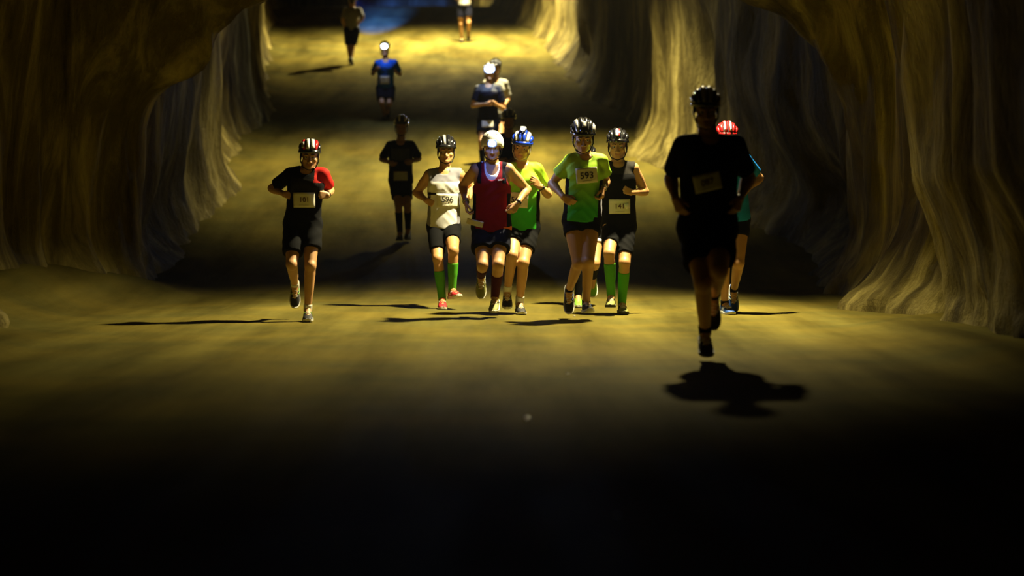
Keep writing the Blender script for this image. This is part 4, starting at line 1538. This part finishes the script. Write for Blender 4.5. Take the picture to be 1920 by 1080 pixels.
# only the legs in frame at the top
RUN.append(dict(
    label='runner at the top edge, only navy shorts and one lit bare leg in frame', gy=79, k=1.0, **FAR,
    chin=(871, -29), sh=[(859, -19), (884, -19)], el=[(855, -3), (889, -4)], wr=[(860, -8), (884, -10)],
    hip=[(864, 14), (878, 14)], kn=[(864, 44), (879, 42)], an=[(866, 71), (878, 58)], ft=[(0, 0), (-70, 0)],
    shirt=dict(kind='tee', mats=[WHITE], hem=0.12),
    shorts=dict(mat=NAVY, len=(0.62, 0.62), inf=0.018, flare=0.012),
    socks=(BLACK, 0.85), shoes=(SHB, RUBBER, LACEW), helmet=bikes(GLB, [GLB])))
# pair: headlamp runner in front
RUN.append(dict(
    label='runner in black tee with the brightest headlamp, bare forearms crossed before the waist', gy=326, k=1.0, **FAR,
    chin=(918, 149), sh=[(897, 166), (935, 165)], el=[(887, 198), (944, 204)], wr=[(911, 195), (931, 196)],
    hip=[(906, 228), (925, 228)], kn=[(903, 266), (922, 266)], an=[(905, 314), (920, 306)], ft=[(-6, 0), (-30, 0)],
    shirt=dict(kind='tee', mats=[NAVY, SMOKE], hem=0.0, sleeve=(0.72, 0.72), region=lambda t, x, y, a, ta: np.where((t > 0.84), 1, 0)),
    shorts=dict(mat=NAVY, len=(0.6, 0.6), inf=0.018, flare=0.01),
    socks=(NAVY, 0.3), shoes=(SHB, RUBBER, LACEW), helmet=bikes(GLB, [GLB, GLG]),
    lamp=dict(at=(0, 0.135, 0.060), size=0.085, watts=22, bare=True, cone=130, down=14),
    bib=dict(at=(914, 232, 21, 13, 0))))
RUN.append(dict(
    label='runner in white tee close behind the runner with the brightest headlamp', gy=312, k=1.0, **FAR,
    chin=(929, 140), sh=[(912, 156), (946, 156)], el=[(906, 184), (953, 184)], wr=[(916, 192), (946, 197)],
    hip=[(919, 216), (938, 216)], kn=[(920, 253), (938, 253)], an=[(922, 300), (935, 296)], ft=[(-6, 0), (-30, 0)],
    shirt=dict(kind='tee', mats=[PALE], hem=0.0, sleeve=(0.85, 0.85)),
    shorts=dict(mat=BLACK, len=(0.42, 0.42), inf=0.014),
    socks=(BLACK, 0.85), shoes=(SHB, RUBBER, LACEW), helmet=bikes(GLB, [GLB])))
RUN.append(dict(
    label='dark helmeted runner glimpsed behind the lime green runner', gy=438, k=1.0, **FAR,
    chin=(954, 241), sh=[(936, 259), (973, 259)], el=[(930, 290), (978, 290)], wr=[(941, 300), (967, 300)],
    hip=[(945, 330), (964, 330)], kn=[(945, 374), (964, 376)], an=[(947, 424), (963, 420)], ft=[(-6, 0), (-30, 0)],
    shirt=dict(kind='tee', mats=[NAVY], hem=-0.02),
    shorts=dict(mat=BLACK, len=(0.6, 0.6), inf=0.014),
    socks=(BLACK, 0.85), shoes=(SHB, RUBBER, LACEW), helmet=bikes(GLB, [GLB, GLG])))
for S in RUN:
    person(S)


# ------------------------------------------------------------------ small salt chips on the floor
def chip(px, py, r, label):
    D = ground_depth(py)
    p = unproj(px, py, D)
    mb = MB()
    rings = []
    for th, s in ((0.0, 0.5), (0.35, 1.0), (0.8, 0.7), (1.0, 0.2)):
        rings.append([(math.cos(a) * r * s * random.uniform(0.75, 1.25), math.sin(a) * r * s * random.uniform(0.7, 1.1), th * r * 0.9) for a in np.linspace(0, 2 * math.pi, 7, endpoint=False)])
    mb.loft(rings)
    sm = mat('salt_crystal', (0.95, 0.94, 0.90), 0.3, spec=0.7)
    sm.node_tree.nodes['Principled BSDF'].inputs['Transmission Weight'].default_value = 0.85
    o = mb.build('salt_chip', sm, smooth=False)
    o.location = (p[0], p[1], float(zf(D)) + 0.004)
    o['label'] = label
    o['category'] = 'stone'
    o['group'] = 'salt chips on the floor'


chip(1077, 594, 0.012, 'white salt chip on floor below the bib 593 runner')
chip(1065, 703, 0.012, 'white salt chip on bare floor left of the foreground runner')
chip(988, 788, 0.018, 'largest white salt chip, at the dark edge of the lit floor')
chip(1157, 970, 0.008, 'tiny salt chip in the dark floor nearest the camera')
